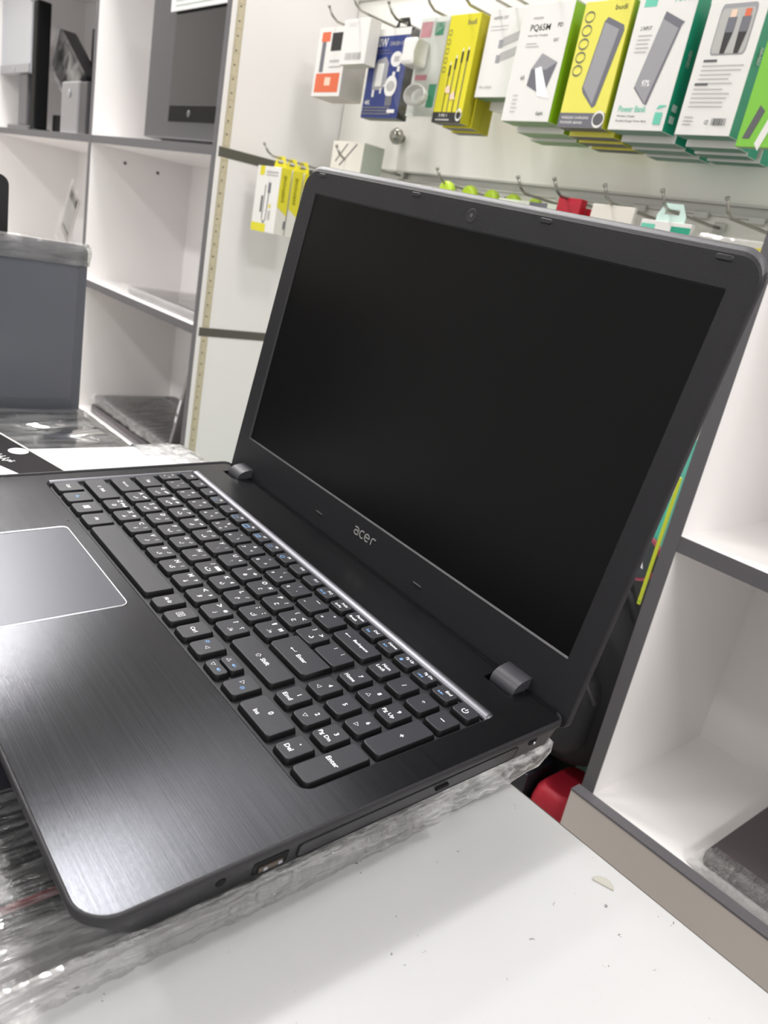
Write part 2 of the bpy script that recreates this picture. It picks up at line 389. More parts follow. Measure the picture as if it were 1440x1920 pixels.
# ================================================================== TABLE
def table():
    t = thing('shop_table', 'white laminate table with a scratched speckled top under the open laptop', 'table', (-100, -200, 0)); M = shift(t)
    m = bpy.data.materials.new('table_top'); m.use_nodes = True; nt = m.node_tree; b = nt.nodes['Principled BSDF']
    tc = nt.nodes.new('ShaderNodeTexCoord')
    def spots(scale, lo, hi, dist=0.0):
        v = nt.nodes.new('ShaderNodeTexVoronoi'); v.inputs['Scale'].default_value = scale; v.inputs['Randomness'].default_value = 1
        nz = nt.nodes.new('ShaderNodeTexNoise'); nz.inputs['Scale'].default_value = scale * 3
        nt.links.new(tc.outputs['Object'], nz.inputs['Vector'])
        mx = nt.nodes.new('ShaderNodeMix'); mx.data_type = 'VECTOR'; mx.inputs['Factor'].default_value = dist
        nt.links.new(tc.outputs['Object'], mx.inputs['A']); nt.links.new(nz.outputs['Color'], mx.inputs['B'])
        nt.links.new(mx.outputs['Result'], v.inputs['Vector'])
        # spot size varies per cell
        sp = nt.nodes.new('ShaderNodeSeparateColor'); nt.links.new(v.outputs['Color'], sp.inputs[0])
        pw = nt.nodes.new('ShaderNodeMath'); pw.operation = 'POWER'; pw.inputs[1].default_value = 5; nt.links.new(sp.outputs[0], pw.inputs[0])
        ml = nt.nodes.new('ShaderNodeMath'); ml.operation = 'MULTIPLY_ADD'; ml.inputs[1].default_value = hi; ml.inputs[2].default_value = lo; nt.links.new(pw.outputs[0], ml.inputs[0])
        lt = nt.nodes.new('ShaderNodeMath'); lt.operation = 'LESS_THAN'; nt.links.new(v.outputs['Distance'], lt.inputs[0]); nt.links.new(ml.outputs[0], lt.inputs[1])
        return lt
    s1 = spots(60, -0.02, 0.13, 0.02); s2 = spots(150, -0.03, 0.17, 0.01)
    ad = nt.nodes.new('ShaderNodeMath'); ad.operation = 'MAXIMUM'; nt.links.new(s1.outputs[0], ad.inputs[0]); nt.links.new(s2.outputs[0], ad.inputs[1])
    sc_ = nt.nodes.new('ShaderNodeMath'); sc_.operation = 'MULTIPLY'; sc_.inputs[1].default_value = 0.75; nt.links.new(ad.outputs[0], sc_.inputs[0])
    mx = nt.nodes.new('ShaderNodeMix'); mx.data_type = 'RGBA'
    mx.inputs['A'].default_value = rgb('#b9b9ba'); mx.inputs['B'].default_value = rgb('#4f4c4a')
    nt.links.new(sc_.outputs[0], mx.inputs['Factor']); nt.links.new(mx.outputs['Result'], b.inputs['Base Color'])
    b.inputs['Roughness'].default_value = 0.38
    bm = BM(); box(bm, -1500, -900, ZT - 18, 700, 249.2, ZT, bev=.6); obj('table_top', bm, m, t, M)
    bm = BM(); box(bm, -1500, 249.2, ZT - 18, 700, 250.3, ZT - .6); obj('edge_band', bm, mat('table_edge', '#5b5751', 0.6), t, M)
    for x in (-1480, 660):
        bm = BM(); box(bm, x, -880, 0, x + 18, 200, ZT - 18); obj('side_panel', bm, WHITE, t, M)
    bm = BM(); box(bm, -1462, 150, 300, 660, 166, ZT - 18); obj('apron', bm, WHITE, t, M)
table()

# ================================================================== LAPTOP
RL = Matrix(((0.99887058, 0.01415434, 0.04535654), (-0.01289702, 0.99952767, -0.02789452), (-0.04572995, 0.02727805, 0.99858133)))
Lorig = Vector((0, 0, 784)) - RL @ Vector((381.6, 0, 0))
ML_ = Matrix.Translation(Lorig * S) @ RL.to_4x4()
lap = thing('laptop', 'open black laptop with brushed metal palm rest and dark blank screen, in the foreground', 'laptop', M=ML_)
W, D = 381.6, 257.0

def base_shell():
    bm = BM()
    def ring(off, z, r, back=0, front=None):
        return [(x, y, z) for x, y in rrect(off, off if front is None else front, W - off, D - back, (r, r, 5, 5), 8)]
    rings = [ring(2.0, -.1, 13), ring(1.6, .9, 13.2), ring(.9, 1.15, 13.8), ring(.2, .6, 14.5), ring(0, -1.5, 14.7), ring(.3, -3.4, 14.4), ring(1.3, -4.3, 13.6, .5),
             ring(1.5, -5, 13.4, .5), ring(3.2, -15.5, 12, 3, 12), ring(8, -19, 12, 10, 24), ring(14, -20, 10, 20, 34)]
    loft(bm, rings, cap0=False, cap1=True, mis=[0, 0, 0, 0, 0, 0, 1, 1, 1, 1, 1])
    obj('base_shell', bm, [PLASTIC, SIDE], lap)
base_shell()

KX0, KX1, KY0, KY1 = 14.5, 361.5, 99.5, 218.5
POCK = [(19.5, 38.5), (332, 352.5)]
def fill_with_holes(outer, holes, z, mats, name, parent, uv=True):
    bm = BM(); es = []
    for lp in [outer] + holes:
        vs = [bm.verts.new(_v((p[0], p[1], z))) for p in lp]
        for i in range(len(vs)): es.append(bm.edges.new((vs[i], vs[(i + 1) % len(vs)])))
    bmesh.ops.triangle_fill(bm, use_beauty=True, use_dissolve=False, edges=es, normal=(0, 0, 1))
    for f in bm.faces:
        if f.normal.z < 0: f.normal_flip()
    if uv:
        l = bm.loops.layers.uv.new('UVMap')
        for f in bm.faces:
            for lo in f.loops: lo[l].uv = (lo.vert.co.x, lo.vert.co.y)
    return obj(name, bm, mats, parent, recalc=False)
outer = rrect(1.9, 1.9, W - 1.9, D, (13, 13, 2, 2), 8)
# cut hinge pockets into the back edge
k = len(outer); bx = []
pts = [p for p in outer]
back_i = [i for i, p in enumerate(pts) if p[1] > D - 2.1]
front = [p for p in pts if p[1] <= D - 2.1]
# order is x0y0, x1y0, x1y1, x0y1 -> the back edge runs from x1 to x0 after the x1y1 corner
q = []
for i, p in enumerate(pts):
    q.append(p)
    if i == 2 * 9 + 8:        # last vertex of the x1y1 corner
        for (a, b) in reversed(POCK):
            q += [(b, D), (b, 244.2), (b - 1.2, 243), (a + 1.2, 243), (a, 244.2), (a, D)]
TPX0, TPX1, TPY0, TPY1 = 89.5, 195.5, 20.5, 91.5
fill_with_holes(q, [rrect(KX0, KY0, KX1, KY1 + 2.5, (7, 7, 3, 3), 6), rrect(TPX0, TPY0, TPX1, TPY1, 4.5, 6)], 0.0, BRUSH, 'palm_rest', lap)

# recess walls, floor, silver bar
bm = BM()
a = rrect(KX0, KY0, KX1, KY1 + 2.5, (7, 7, 3, 3), 6); b_ = rrect(KX0 + 2.6, KY0 + 2.6, KX1 - 1.6, KY1 - .5, (5, 5, 2, 2), 6)
loft(bm, [[(x, y, 0) for x, y in a], [(x, y, -.5) for x, y in rrect(KX0 + .8, KY0 + .8, KX1 - .8, KY1 + 2, (6.5, 6.5, 3, 3), 6)], [(x, y, -3.2) for x, y in b_]], cap0=False, cap1=False)
obj('recess_wall', bm, PLASTIC, lap)
bm = BM(); put_poly(bm, b_, lambda u, v: (u, v, -3.1)); obj('keyboard_tray', bm, TRAY, lap)
bm = BM()
prof = [(215.8, -2.2), (216.3, -.9), (217.2, -.2), (220.6, .75), (221.5, .55), (221.8, -.2)]
loft(bm, [[(x, y, z) for (y, z) in prof] for x in (16.8, 359.0)], cap0=False, cap1=False, closed=False)
for s, x in ((-1, 16.8), (1, 359.0)):
    loft(bm, [[(x + s * 2.2 * math.sin(math.radians(an)), 221.8 - (221.8 - y) * 1.0 - 1.2 * (1 - math.cos(math.radians(an))), z - (1 - math.cos(math.radians(an))) * 1.3) for (y, z) in prof] for an in (0, 30, 60, 90)], cap0=False, cap1=False, closed=False)
tag(obj('silver_trim', bm, BAR, lap), 'shiny silver strip along the back of the keyboard')
bm = BM(); prof2 = [(14.3, .2), (15.2, .55), (16.6, .1), (17.2, -1.6)]
loft(bm, [[(x, y, z) for (x, z) in prof2] for y in (103, 217)], cap0=False, cap1=False, closed=False)
obj('side_trim', bm, mat('dark_silver', '#7c7c82', 0.3, metal=0.9), lap)

# touchpad
bm = BM()
loft(bm, [[(x, y, .0) for x, y in rrect(TPX0, TPY0, TPX1, TPY1, 4.5, 6)], [(x, y, .35) for x, y in rrect(TPX0 + .25, TPY0 + .25, TPX1 - .25, TPY1 - .25, 4.3, 6)],
          [(x, y, .1) for x, y in rrect(TPX0 + 1.3, TPY0 + 1.3, TPX1 - 1.3, TPY1 - 1.3, 3.4, 6)], [(x, y, -.5) for x, y in rrect(TPX0 + 1.4, TPY0 + 1.4, TPX1 - 1.4, TPY1 - 1.4, 3.3, 6)]], cap0=False, cap1=False)
tag(obj('touchpad_trim', bm, SILVER, lap), 'bright chamfered edge around the touchpad')
bm = BM(); put_poly(bm, rrect(TPX0 + 1.3, TPY0 + 1.3, TPX1 - 1.3, TPY1 - 1.3, 3.4, 6), lambda u, v: (u, v, -.3))
obj('touchpad', bm, mat('touchpad_grey', '#42434a', 0.34, metal=0.55, spec=0.6), lap)
bm = BM(); lathe(bm, [(.6, 0), (.6, .08)], (82.7, 94.5, 0), 'z', 10); obj('status_led', bm, BLACK, lap)

# ---- keys
def key(x0, y0, x1, y1, legends=(), tz=0.35, shape=None, sym=None):
    r = (2.6, 2.2, 1.2, 1.2) if (x1 - x0) > 9 and (y1 - y0) > 6 else 1.2
    bm = BM()
    def lp(off, z):
        if shape:  # stepped outline (enter key)
            xa, ya, xb, yb, xc, yc = shape     # lower-left, right edge, notch
            o = off
            return [(xa + o + 2, ya + o, z), (xb - o - 2, ya + o, z), (xb - o, ya + o + 2, z), (xb - o, yc - o, z), (xc - o, yc - o, z), (xc - o, yb - o, z), (xa + o + 1, yb - o, z), (xa + o, yb - o - 1, z), (xa + o, ya + o + 2, z)]
        return [(x, y, z) for x, y in rrect(x0 + off, y0 + off, x1 - off, y1 - off, r, 4)]
    loft(bm, [lp(-.7, -2.9), lp(-.25, -.5), lp(0, .0), lp(.12, tz - .12), lp(.4, tz)], cap0=False, cap1=True, mis=[1, 1, 1, 0, 0])
    ko = obj('key', bm, [KEYTOP, KEYSIDE], lap)
    if legends or sym:
        bm = BM(); w_, h_ = x1 - x0, y1 - y0
        fn = lambda u, v: (x0 + u, y0 + v, tz + .05)
        for L in legends:
            s, u, v, h = L[:4]; h *= 1.12; mi = L[4] if len(L) > 4 else 0; wd = L[5] if len(L) > 5 else None
            put_text(bm, s, u * w_, v * h_, h, fn, mi, wid=wd, bold=0.02)
        if sym: sym(bm, fn, w_, h_)
        obj('legend', bm, [LEGEND, BLUEP], ko, recalc=False)
    return ko
H = 3.0
def letter(x, y, en, sh, ar, w_=16.3, h_=14.6):
    g = []
    if en: g.append((en, .28, .80, H))
    if sh: g.append((sh, .72, .80, min(H, 2.4) if len(sh) < 2 else 2.3))
    if ar: g.append((ar, .62, .38, 2.8))
    key(x, y, x + w_, y + h_, g)
P = 19.12
# row y fronts (key top): bottom 104.2, Z 126.6, A 146.6, Q 165.9, number 185.6, F 205.1
YR = {'c': 104.3, 'z': 126.4, 'a': 146.3, 'q': 165.6, 'n': 185.3, 'f': 204.9}
KH = 14.6
def small(x0, x1, *leg, y='c', h=KH + 2.6, sym=None): key(x0, YR[y], x1, YR[y] + h, leg, sym=sym)
# symbols
def sym_tri(cx, cy, s, rot, mi=0):
    def f(bm, fn, w_, h_):
        p = [(cx * w_ + s * math.cos(math.radians(rot + a)), cy * h_ + s * math.sin(math.radians(rot + a))) for a in (0, 120, 240)]
        put_line(bm, p, .38, fn, mi, closed=True)
    return f
def multi(*fs):
    def f(bm, fn, w_, h_):
        for g in fs: g(bm, fn, w_, h_)
    return f
def sym_sun(cx, cy, s, mi=1):
    def f(bm, fn, w_, h_):
        put_line(bm, circ(cx * w_, cy * h_, s * .55, n=12), .35, fn, mi, closed=True)
        for k in range(8):
            a = math.radians(45 * k); put_line(bm, [(cx * w_ + s * .8 * math.cos(a), cy * h_ + s * .8 * math.sin(a)), (cx * w_ + s * 1.15 * math.cos(a), cy * h_ + s * 1.15 * math.sin(a))], .3, fn, mi)
    return f
def sym_spk(cx, cy, mi=1):
    def f(bm, fn, w_, h_):
        x, y = cx * w_, cy * h_
        put_poly(bm, [(x - 1.4, y - .5), (x - .7, y - .5), (x + .2, y - 1.2), (x + .2, y + 1.2), (x - .7, y + .5), (x - 1.4, y + .5)], fn, mi)
        put_line(bm, circ(x + .2, y, 1.0, n=6, a0=-50, a1=50), .3, fn, mi)
    return f
def sym_rect(u0, v0, u1, v1, wd=.3, mi=0, fill=False):
    def f(bm, fn, w_, h_):
        if fill: put_rect(bm, u0 * w_, v0 * h_, u1 * w_, v1 * h_, fn, mi)
        else: put_line(bm, [(u0 * w_, v0 * h_), (u1 * w_, v0 * h_), (u1 * w_, v1 * h_), (u0 * w_, v1 * h_)], wd, fn, mi, closed=True)
    return f
def sym_arrow(cx, cy, L, bent=False):
    def f(bm, fn, w_, h_):
        x, y = cx * w_, cy * h_
        put_line(bm, [(x - L / 2 + .8, y), (x + L / 2, y)] + ([(x + L / 2, y + 1.3)] if bent else []), .4, fn)
        put_poly(bm, [(x - L / 2, y), (x - L / 2 + 1.4, y - .9), (x - L / 2 + 1.4, y + .9)], fn)
    return f
def sym_shift(cx, cy, s=1.3):
    def f(bm, fn, w_, h_):
        x, y = cx * w_, cy * h_
        put_line(bm, [(x, y + s), (x - s, y), (x - s * .45, y), (x - s * .45, y - s * .9), (x + s * .45, y - s * .9), (x + s * .45, y), (x + s, y)], .32, fn, 0, closed=True)
    return f
def win(bm, fn, w_, h_):
    for i in (0, 1):
        for j in (0, 1):
            x = w_ * .5 + (i - 1) * 2.3 + .12; y = h_ * .5 + (j - 1) * 2.3 + .12
            put_poly(bm, [(x, y), (x + 2.05, y - .1 * i), (x + 2.05, y + 2.05 + .1 * i), (x, y + 2.05)], fn)
def power(bm, fn, w_, h_):
    put_line(bm, circ(w_ / 2, h_ / 2 - .2, 1.7, n=14, a0=-230, a1=50), .55, fn); put_line(bm, [(w_ / 2, h_ / 2 - .1), (w_ / 2, h_ / 2 + 2.1)], .55, fn)
def menu(bm, fn, w_, h_):
    x, y = w_ / 2, h_ / 2
    put_line(bm, [(x - 2, y - 2), (x + 2, y - 2), (x + 2, y + 2), (x - 2, y + 2)], .4, fn, closed=True)
    for k in (-1, 0, 1): put_line(bm, [(x - 1.2, y + k * 1.0), (x + 1.2, y + k * 1.0)], .35, fn)
# bottom row
small(19.6, 35.2, ('Ctrl', .5, .5, 2.3)); small(38.9, 54.0, ('Fn', .5, .5, 2.3, 1)); small(57.2, 72.6, sym=win); small(76.4, 92.8, ('Alt', .5, .5, 2.3))
key(96.3, YR['c'], 186.6, YR['c'] + 17.2)
small(192.6, 203.8, ('Alt Gr', .5, .5, 2.3, 0, 7)); small(209.0, 220.4, sym=menu); small(225.3, 237.4, ('Ctrl', .5, .5, 2.3))
small(241.8, 254.6, sym=multi(sym_tri(.62, .45, 1.5, 180), sym_sun(.22, .62, 1.3)), h=16.4)
key(260.2, 104.3, 273.8, 111.6, sym=multi(sym_tri(.28, .5, 1.5, 270), sym_spk(.7, .5)))
key(260.2, 113.2, 273.8, 120.6, sym=multi(sym_tri(.28, .5, 1.5, 90), sym_spk(.7, .5)))
small(279.2, 291.8, sym=multi(sym_tri(.35, .6, 1.5, 0), sym_sun(.68, .45, 1.3)), h=16.4)
key(296.8, YR['c'], 324.6, YR['c'] + 15.6, [('0', .5, .66, 2.7), ('Ins', .36, .3, 2.3)])
key(330.0, YR['c'], 341.6, YR['c'] + 15.4, [('.', .5, .72, .8), ('Del', .42, .34, 2.4)])
key(345.6, YR['c'] - .6, 358.0, 139.6, [('Enter', .5, .52, 2.4)])
# Z row
key(19.6, YR['z'], 53.4, YR['z'] + KH, [('Shift', .58, .5, 2.3)], sym=sym_shift(.38, .5))
for i, (e, s, a) in enumerate([('Z', '~', 'ئ'), ('X', '°', 'ء'), ('C', '}', 'ؤ'), ('V', '{', 'ر'), ('B', 'لآ', 'لا'), ('N', 'آ', 'ى'), ('M', '’', 'ة'), ('<', ',', 'و'), ('>', '.', 'ز'), ('?', '؟', 'ظ')]):
    x = 56.6 + i * P
    letter(x, YR['z'], e, s, a, w_=15.4)
key(248.0, YR['z'], 291.0, YR['z'] + KH, [('Shift', .58, .5, 2.5)], sym=sym_shift(.42, .5, 1.5))
# A row
key(19.8, YR['a'], 44.0, YR['a'] + KH, [('Caps Lock', .5, .5, 2.2, 0, 9.5)])
for i, (e, s, a) in enumerate([('A', 'ِ', 'ش'), ('S', 'ٍ', 'س'), ('D', '[', 'ي'), ('F', ']', 'ب'), ('G', 'لأ', 'ل'), ('H', 'أ', 'ا'), ('J', '-', 'ت'), ('K', '،', 'ن'), ('L', '/', 'م'), (';', ':', 'ك'), ("'", '"', 'ط')]):
    letter(47.0 + i * P, YR['a'], e, s, a, w_=15.6)
# Q row
key(19.8, YR['q'], 38.6, YR['q'] + KH, [('Tab', .5, .5, 2.3)])
for i, (e, s, a) in enumerate([('Q', 'َ', 'ض'), ('W', 'ً', 'ص'), ('E', 'ُ', 'ث'), ('R', 'ٌ', 'ق'), ('T', 'لإ', 'ف'), ('Y', 'إ', 'غ'), ('U', '‘', 'ع'), ('I', '÷', 'ه'), ('O', '×', 'خ'), ('P', '؛', 'ح'), ('{', '<', 'ج'), ('}', '>', 'د')]):
    letter(41.5 + i * P, YR['q'], e, s, a, w_=15.8)
key(271.6, YR['q'], 291.0, YR['q'] + KH + .4, [('|', .28, .8, 2.4), ('¦', .62, .8, 2.4)])
# stepped enter key
bmx = key(257.0, YR['a'] - .6, 291.2, YR['a'] + KH, [('Enter', .62, .52, 2.5)], shape=(257.0, YR['a'] - .6, 291.2, 164.4, 269.8, 164.2), sym=sym_arrow(.34, .55, 4.6, True))
# number row
key(17.9, YR['n'], 28.2, YR['n'] + KH, [('~', .3, .78, .9), ('`', .3, .3, 1), ('ذ', .66, .5, 2.2)])
for i, (d, s, a) in enumerate([('1', '!', '١'), ('2', '@', '٢'), ('3', '#', '٣'), ('4', '$', '٤'), ('5', '%', '٥'), ('6', '^', '٦'), ('7', '&', '٧'), ('8', '*', '٨'), ('9', '(', '٩'), ('0', ')', '٠'), ('-', '_', ''), ('=', '+', '')]):
    x = 31.7 + i * P
    hh = {'^': 1.2, '*': 1.6, '-': .35, '_': .35, '=': 1.1, '+': 1.6}
    g = [(d, .22, .30, hh.get(d, 2.3)), (s, .42, .80, hh.get(s, 2.3))]
    if d == '-': g = [('–', .22, .30, .35), ('—', .5, .80, .35)]
    if a: g.append((a, .68, .42, .8 if a == '٠' else 2.1))
    if d == '5': g.append(('€', .7, .18, 1.9)); g[2] = ('٥', .66, .5, 1.5)
    key(x, YR['n'], x + 15.8, YR['n'] + KH, g)
key(262.4, YR['n'], 291.6, YR['n'] + KH, [('Backspace', .62, .5, 2.6, 0, 13)], sym=sym_arrow(.2, .5, 5))
# F row
FH = 9.0
frow = ['Esc', 'F1', 'F2', 'F3', 'F4', 'F5', 'F6', 'F7', 'F8', 'F9', 'F10', 'F11', 'F12']
for i, s in enumerate(frow):
    x = 18.2 + i * 16.42
    g = [(s, .62, .72, 1.9)]; sy = None
    if s in ('F3', 'F5', 'F6', 'F7', 'F8', 'F9'):
        sy = {'F3': sym_rect(.25, .2, .5, .5, .3, 1), 'F5': sym_rect(.15, .15, .5, .5, .4, 1), 'F6': sym_rect(.15, .15, .5, .5, .9, 1), 'F7': sym_rect(.2, .2, .5, .45, .8, 1), 'F8': sym_rect(.25, .2, .45, .5, .4, 1), 'F9': sym_rect(.25, .2, .45, .48, .6, 1)}[s]
    if s == 'F12': g.append(('Scr Lk', .4, .3, 1.9, 1, 6))
    key(x, YR['f'], x + 13.2, YR['f'] + FH, g, sym=sy)
for x, g, sy in ((232.2, [('PrtSc', .6, .72, 1.8), ('SysRq', .45, .3, 2.1)], None), (248.4, [('Pause', .6, .74, 2.0), ('Break', .45, .3, 1.9)], None),
                 (264.4, [('Del', .62, .72, 1.9), ('Ins', .35, .35, 1.9, 1)], None), (280.2, [('Home', .6, .74, 1.9), ('►/II', .4, .32, 1.7, 1)], None),
                 (295.8, [('Pg Up', .6, .72, 2.3)], sym_rect(.28, .2, .42, .42, mi=1, fill=True)), (311.9, [('Pg Dn', .6, .72, 2.3), ('I◄◄', .38, .32, 1.7, 1)], None),
                 (328.6, [('End', .62, .72, 1.9), ('►►I', .4, .32, 1.7, 1)], None), (345.0, [], power)):
    key(x, YR['f'] - .6, x + 12.6, YR['f'] + FH, g, sym=sy)
# numpad
NX = [297.2, 313.6, 329.9, 345.6]; NW = 12.2
for (c, y, up, dn, tr) in ((0, 124.6, '1', 'End', None), (1, 124.6, '2', None, 270), (2, 124.6, '3', 'Pg Dn', None), (0, 144.0, '4', None, 180), (1, 144.0, '5', None, None), (2, 144.0, '6', None, 0), (0, 164.2, '7', 'Home', None), (1, 164.2, '8', None, 90), (2, 164.2, '9', 'Pg Up', None)):
    g = [(up, .6 if up != '5' else .55, .68 if up != '5' else .55, 2.4)]
    if dn: g.append((dn, .45, .3, 2.3 if ' ' not in dn else 2.7, 0, 3.5 + 1.3 * len(dn) * .8))
    key(NX[c], y, NX[c] + NW, y + 15.4, g, sym=sym_tri(.42, .3, 1.5, tr) if tr is not None else None)
key(NX[0], 184.2, NX[0] + NW, 199.2, [('Num', .5, .66, 2.1), ('Lock', .42, .42, 2.2)])
key(NX[1], 184.2, NX[1] + NW, 199.2, [('/', .55, .55, 2.5)]); key(NX[2], 184.2, NX[2] + NW, 199.2, [('*', .5, .55, 2.0)]); key(NX[3], 184.2, NX[3] + NW, 199.2, [('–', .5, .52, .5)])
key(NX[3], 144.0, NX[3] + NW + .3, 180.6, [('+', .5, .55, 2.0)])

# ports on the right side (plane following the slanted side)
def sidept(y, z): return (W - 1.3 + (z + 4.3) * .17 + .15, y, z)
def port(y0, z0, y1, z1, name, m, r=.8, proud=.1):
    bm = BM(); pts2 = rrect(y0, z0, y1, z1, r, 3)
    loft(bm, [[(sidept(y, z)[0] + proud, y, z) for y, z in pts2], [(sidept(y, z)[0] - .6, y, z) for y, z in pts2]], cap0=True, cap1=True)
    return obj(name, bm, m, lap)
usb = port(66.5, -12.6, 82.5, -5.4, 'usb_port', BLACK)
bm = BM(); box(bm, W - 2.8, 69, -11.2, W - 1.4, 80, -9.0); obj('contact_tongue', bm, mat('usb_tongue', '#4a4038', 0.5), usb)
bm = BM()
for y in (70.8, 77.6): box(bm, W - 1.7, y, -10.8, W - .9, y + 2, -9.4, bev=.2)
obj('contact', bm, SILVER, usb)
aj = port(50.2, -9.4, 54.6, -5.2, 'audio_jack', BLACK, 2.0)
dr = port(87.5, -14.2, 222, -5.4, 'optical_drive', SIDE, 2.0, .28)
bm = BM(); pts2 = rrect(87.2, -14.4, 222.3, -5.2, 2.2, 4)
for (o1, o2) in (((0, 0)), ):
    inner = rrect(88.0, -13.7, 221.5, -5.8, 1.8, 4)
    A = [bm.verts.new(_v((sidept(y, z)[0] + .32, y, z))) for y, z in pts2]; B = [bm.verts.new(_v((sidept(y, z)[0] + .32, y, z))) for y, z in inner]
    for k in range(len(A)): bm.faces.new((A[k], A[(k + 1) % len(A)], B[(k + 1) % len(A)], B[k]))
obj('groove', bm, BLACK, dr)
bm = BM(); box(bm, W - 2, 164, -10.2, W - .55, 172, -8.4, bev=.3); obj('eject_button', bm, BLACK, dr)
port(231, -9.6, 237, -3.8, 'power_port', BLACK, 2.6)
bm = BM(); lathe(bm, [(.9, 0), (.9, 1.4), (.4, 1.8)], (W - 1.6, 234, -7), 'x', 10); obj('power_pin', bm, SILVER, lap)

# hinges
for (a, b) in POCK:
    bm = BM(); box(bm, a - .3, 242.8, -6, b + .3, 258, -5.4); box(bm, a - .4, 242.6, -6, a, 258, 0); box(bm, b, 242.6, -6, b + .4, 258, 0); box(bm, a, 242.4, -6, b, 243, 0); obj('hinge_pocket', bm, BLACK, lap)
    bm = BM()
    prof = [(262.5, 7.4), (256, 6.9), (252, 6.2), (249.2, 5.0), (247.2, 3.2), (246.2, 1.0), (246, -1), (246.0, -4.5), (262.5, -4.5)]
    loft(bm, [[(x, y, z) for (y, z) in prof] for x in (a + 2.6, b - .2)], cap0=True, cap1=True)
    for e in bm.edges:
        fl = [f.smooth for f in e.link_faces]
        if not all(fl) or (len(e.link_faces) == 2 and e.calc_face_angle(0) > .8): e.smooth = False
    tag(obj('hinge', bm, HINGE, lap), 'smooth grey hinge cap')

# ---- lid
lid_a = math.radians(7.94)
LM = Matrix.Translation(_v((0, 259.0, -.4))) @ Matrix(((1, 0, 0, 0), (0, math.sin(lid_a), math.cos(lid_a), 0), (0, math.cos(lid_a), -math.sin(lid_a), 0), (0, 0, 0, 1))).to_4x4()
# local lid axes: x = width, y = up the lid, z = away from the viewer (thickness)... columns are X, U, N
ux = Vector((1, 0, 0)); uu = Vector((0, math.sin(lid_a), math.cos(lid_a))); un = Vector((0, math.cos(lid_a), -math.sin(lid_a)))
LM = Matrix(((ux.x, uu.x, un.x, 0), (ux.y, uu.y, un.y, .259), (ux.z, uu.z, un.z, -.0004), (0, 0, 0, 1)))
LX0, LX1, LY0, LY1 = 3.6, 382.0, -7.0, 247.8
bm = BM()
def lr(o_, z, r=14, top=0): return [(x, y, z) for x, y in rrect(LX0 - o_, LY0 - o_ * .3, LX1 + o_, LY1 + o_ + top, (5, 5, r, r), 8)]
loft(bm, [lr(-.6, .0, 13), lr(-.1, .5, 14, .3), lr(0, 1.0, 14.5, 1.6), lr(0.2, 2.6, 15, 3.8), lr(0, 4.4, 15, 4.6), lr(-1.0, 6.4, 14, 3.6), lr(-6, 8.2, 12), lr(-30, 9.4, 10)], cap0=False, cap1=True, mis=[0, 0, 1, 1, 1, 1, 1, 1])
for f in bm.faces:
    c = f.calc_center_median() / S
    if f.material_index and c.y < LY1 - 6: f.material_index = 2
lid = obj('lid', bm, [BEZEL, LIDBACK, mat('lid_side_shaded', '#232226', 0.45, spec=0.4, bump=0.4, bump_s=2200)], lap, LM)  # darker copy on sides and back: shade put into the colour
SX0, SX1, SY0, SY1 = 20.8, 366.8, 30.6, 230.6
bz = None
bm = BM(); es = []
for lp in [rrect(LX0 + .6, LY0 + .2, LX1 - .6, LY1 - .6, (4.6, 4.6, 13, 13), 8), rrect(SX0 - 1.0, SY0 - 1.0, SX1 + 1.0, SY1 + 1.0, .8, 2)]:
    vs = [bm.verts.new(_v((p[0], p[1], -.05))) for p in lp]
    for i in range(len(vs)): es.append(bm.edges.new((vs[i], vs[(i + 1) % len(vs)])))
bmesh.ops.triangle_fill(bm, use_beauty=True, use_dissolve=False, edges=es, normal=(0, 0, -1))
for f in bm.faces:
    if f.normal.z > 0: f.normal_flip()
obj('bezel', bm, BEZEL, lid, recalc=False)
bm = BM()
loft(bm, [[(x, y, -.05) for x, y in rrect(SX0 - 1.0, SY0 - 1.0, SX1 + 1.0, SY1 + 1.0, .8, 2)], [(x, y, 1.3) for x, y in rrect(SX0, SY0, SX1, SY1, .3, 2)]], cap0=False, cap1=False)
obj('bezel_lip', bm, mat('lip', '#242326', 0.45, spec=0.5), lid)
bm = BM(); put_poly(bm, [(SX0 - .3, SY0 - .3), (SX0 - .3, SY1 + .3), (SX1 + .3, SY1 + .3), (SX1 + .3, SY0 - .3)], lambda u, v: (u, v, 1.2)); obj('screen', bm, SCREEN, lid, recalc=False)
def bump_pad(x, y, w_=9, h_=3):
    bm = BM(); loft(bm, [[(a_, b_2, -.06) for a_, b_2 in rrect(x - w_ / 2, y - h_ / 2, x + w_ / 2, y + h_ / 2, 1.2, 4)], [(a_, b_2, -.9) for a_, b_2 in rrect(x - w_ / 2 + .5, y - h_ / 2 + .5, x + w_ / 2 - .5, y + h_ / 2 - .5, .9, 4)]], cap0=False, cap1=True)
    obj('rubber_bumper', bm, RUBBER, lid)
for x in (24.5, 135.7, 250, 360.5): bump_pad(x, 245.2 - .3)
for x in (135, 249.2): bump_pad(x, 11.6, 9, 2.2)
bm = BM(); lathe(bm, [(4.4, -.06), (4.3, -.16), (3.4, -.18), (3.2, -.1)], (191.6, 239.3, 0), 'z', 24); cl = obj('webcam', bm, RUBBER, lid)
bm = BM(); lathe(bm, [(1.3, -.1), (1.1, -.22), (.5, -.3)], (191.6, 239.3, 0), 'z', 16); obj('lens', bm, mat('lens', '#1c1b20', 0.08, spec=0.9, coat=1), lid)
bm = BM(); lathe(bm, [(.45, -.05), (.45, -.1)], (184.2, 239.3, 0), 'z', 8); obj('microphone_hole', bm, BLACK, lid)
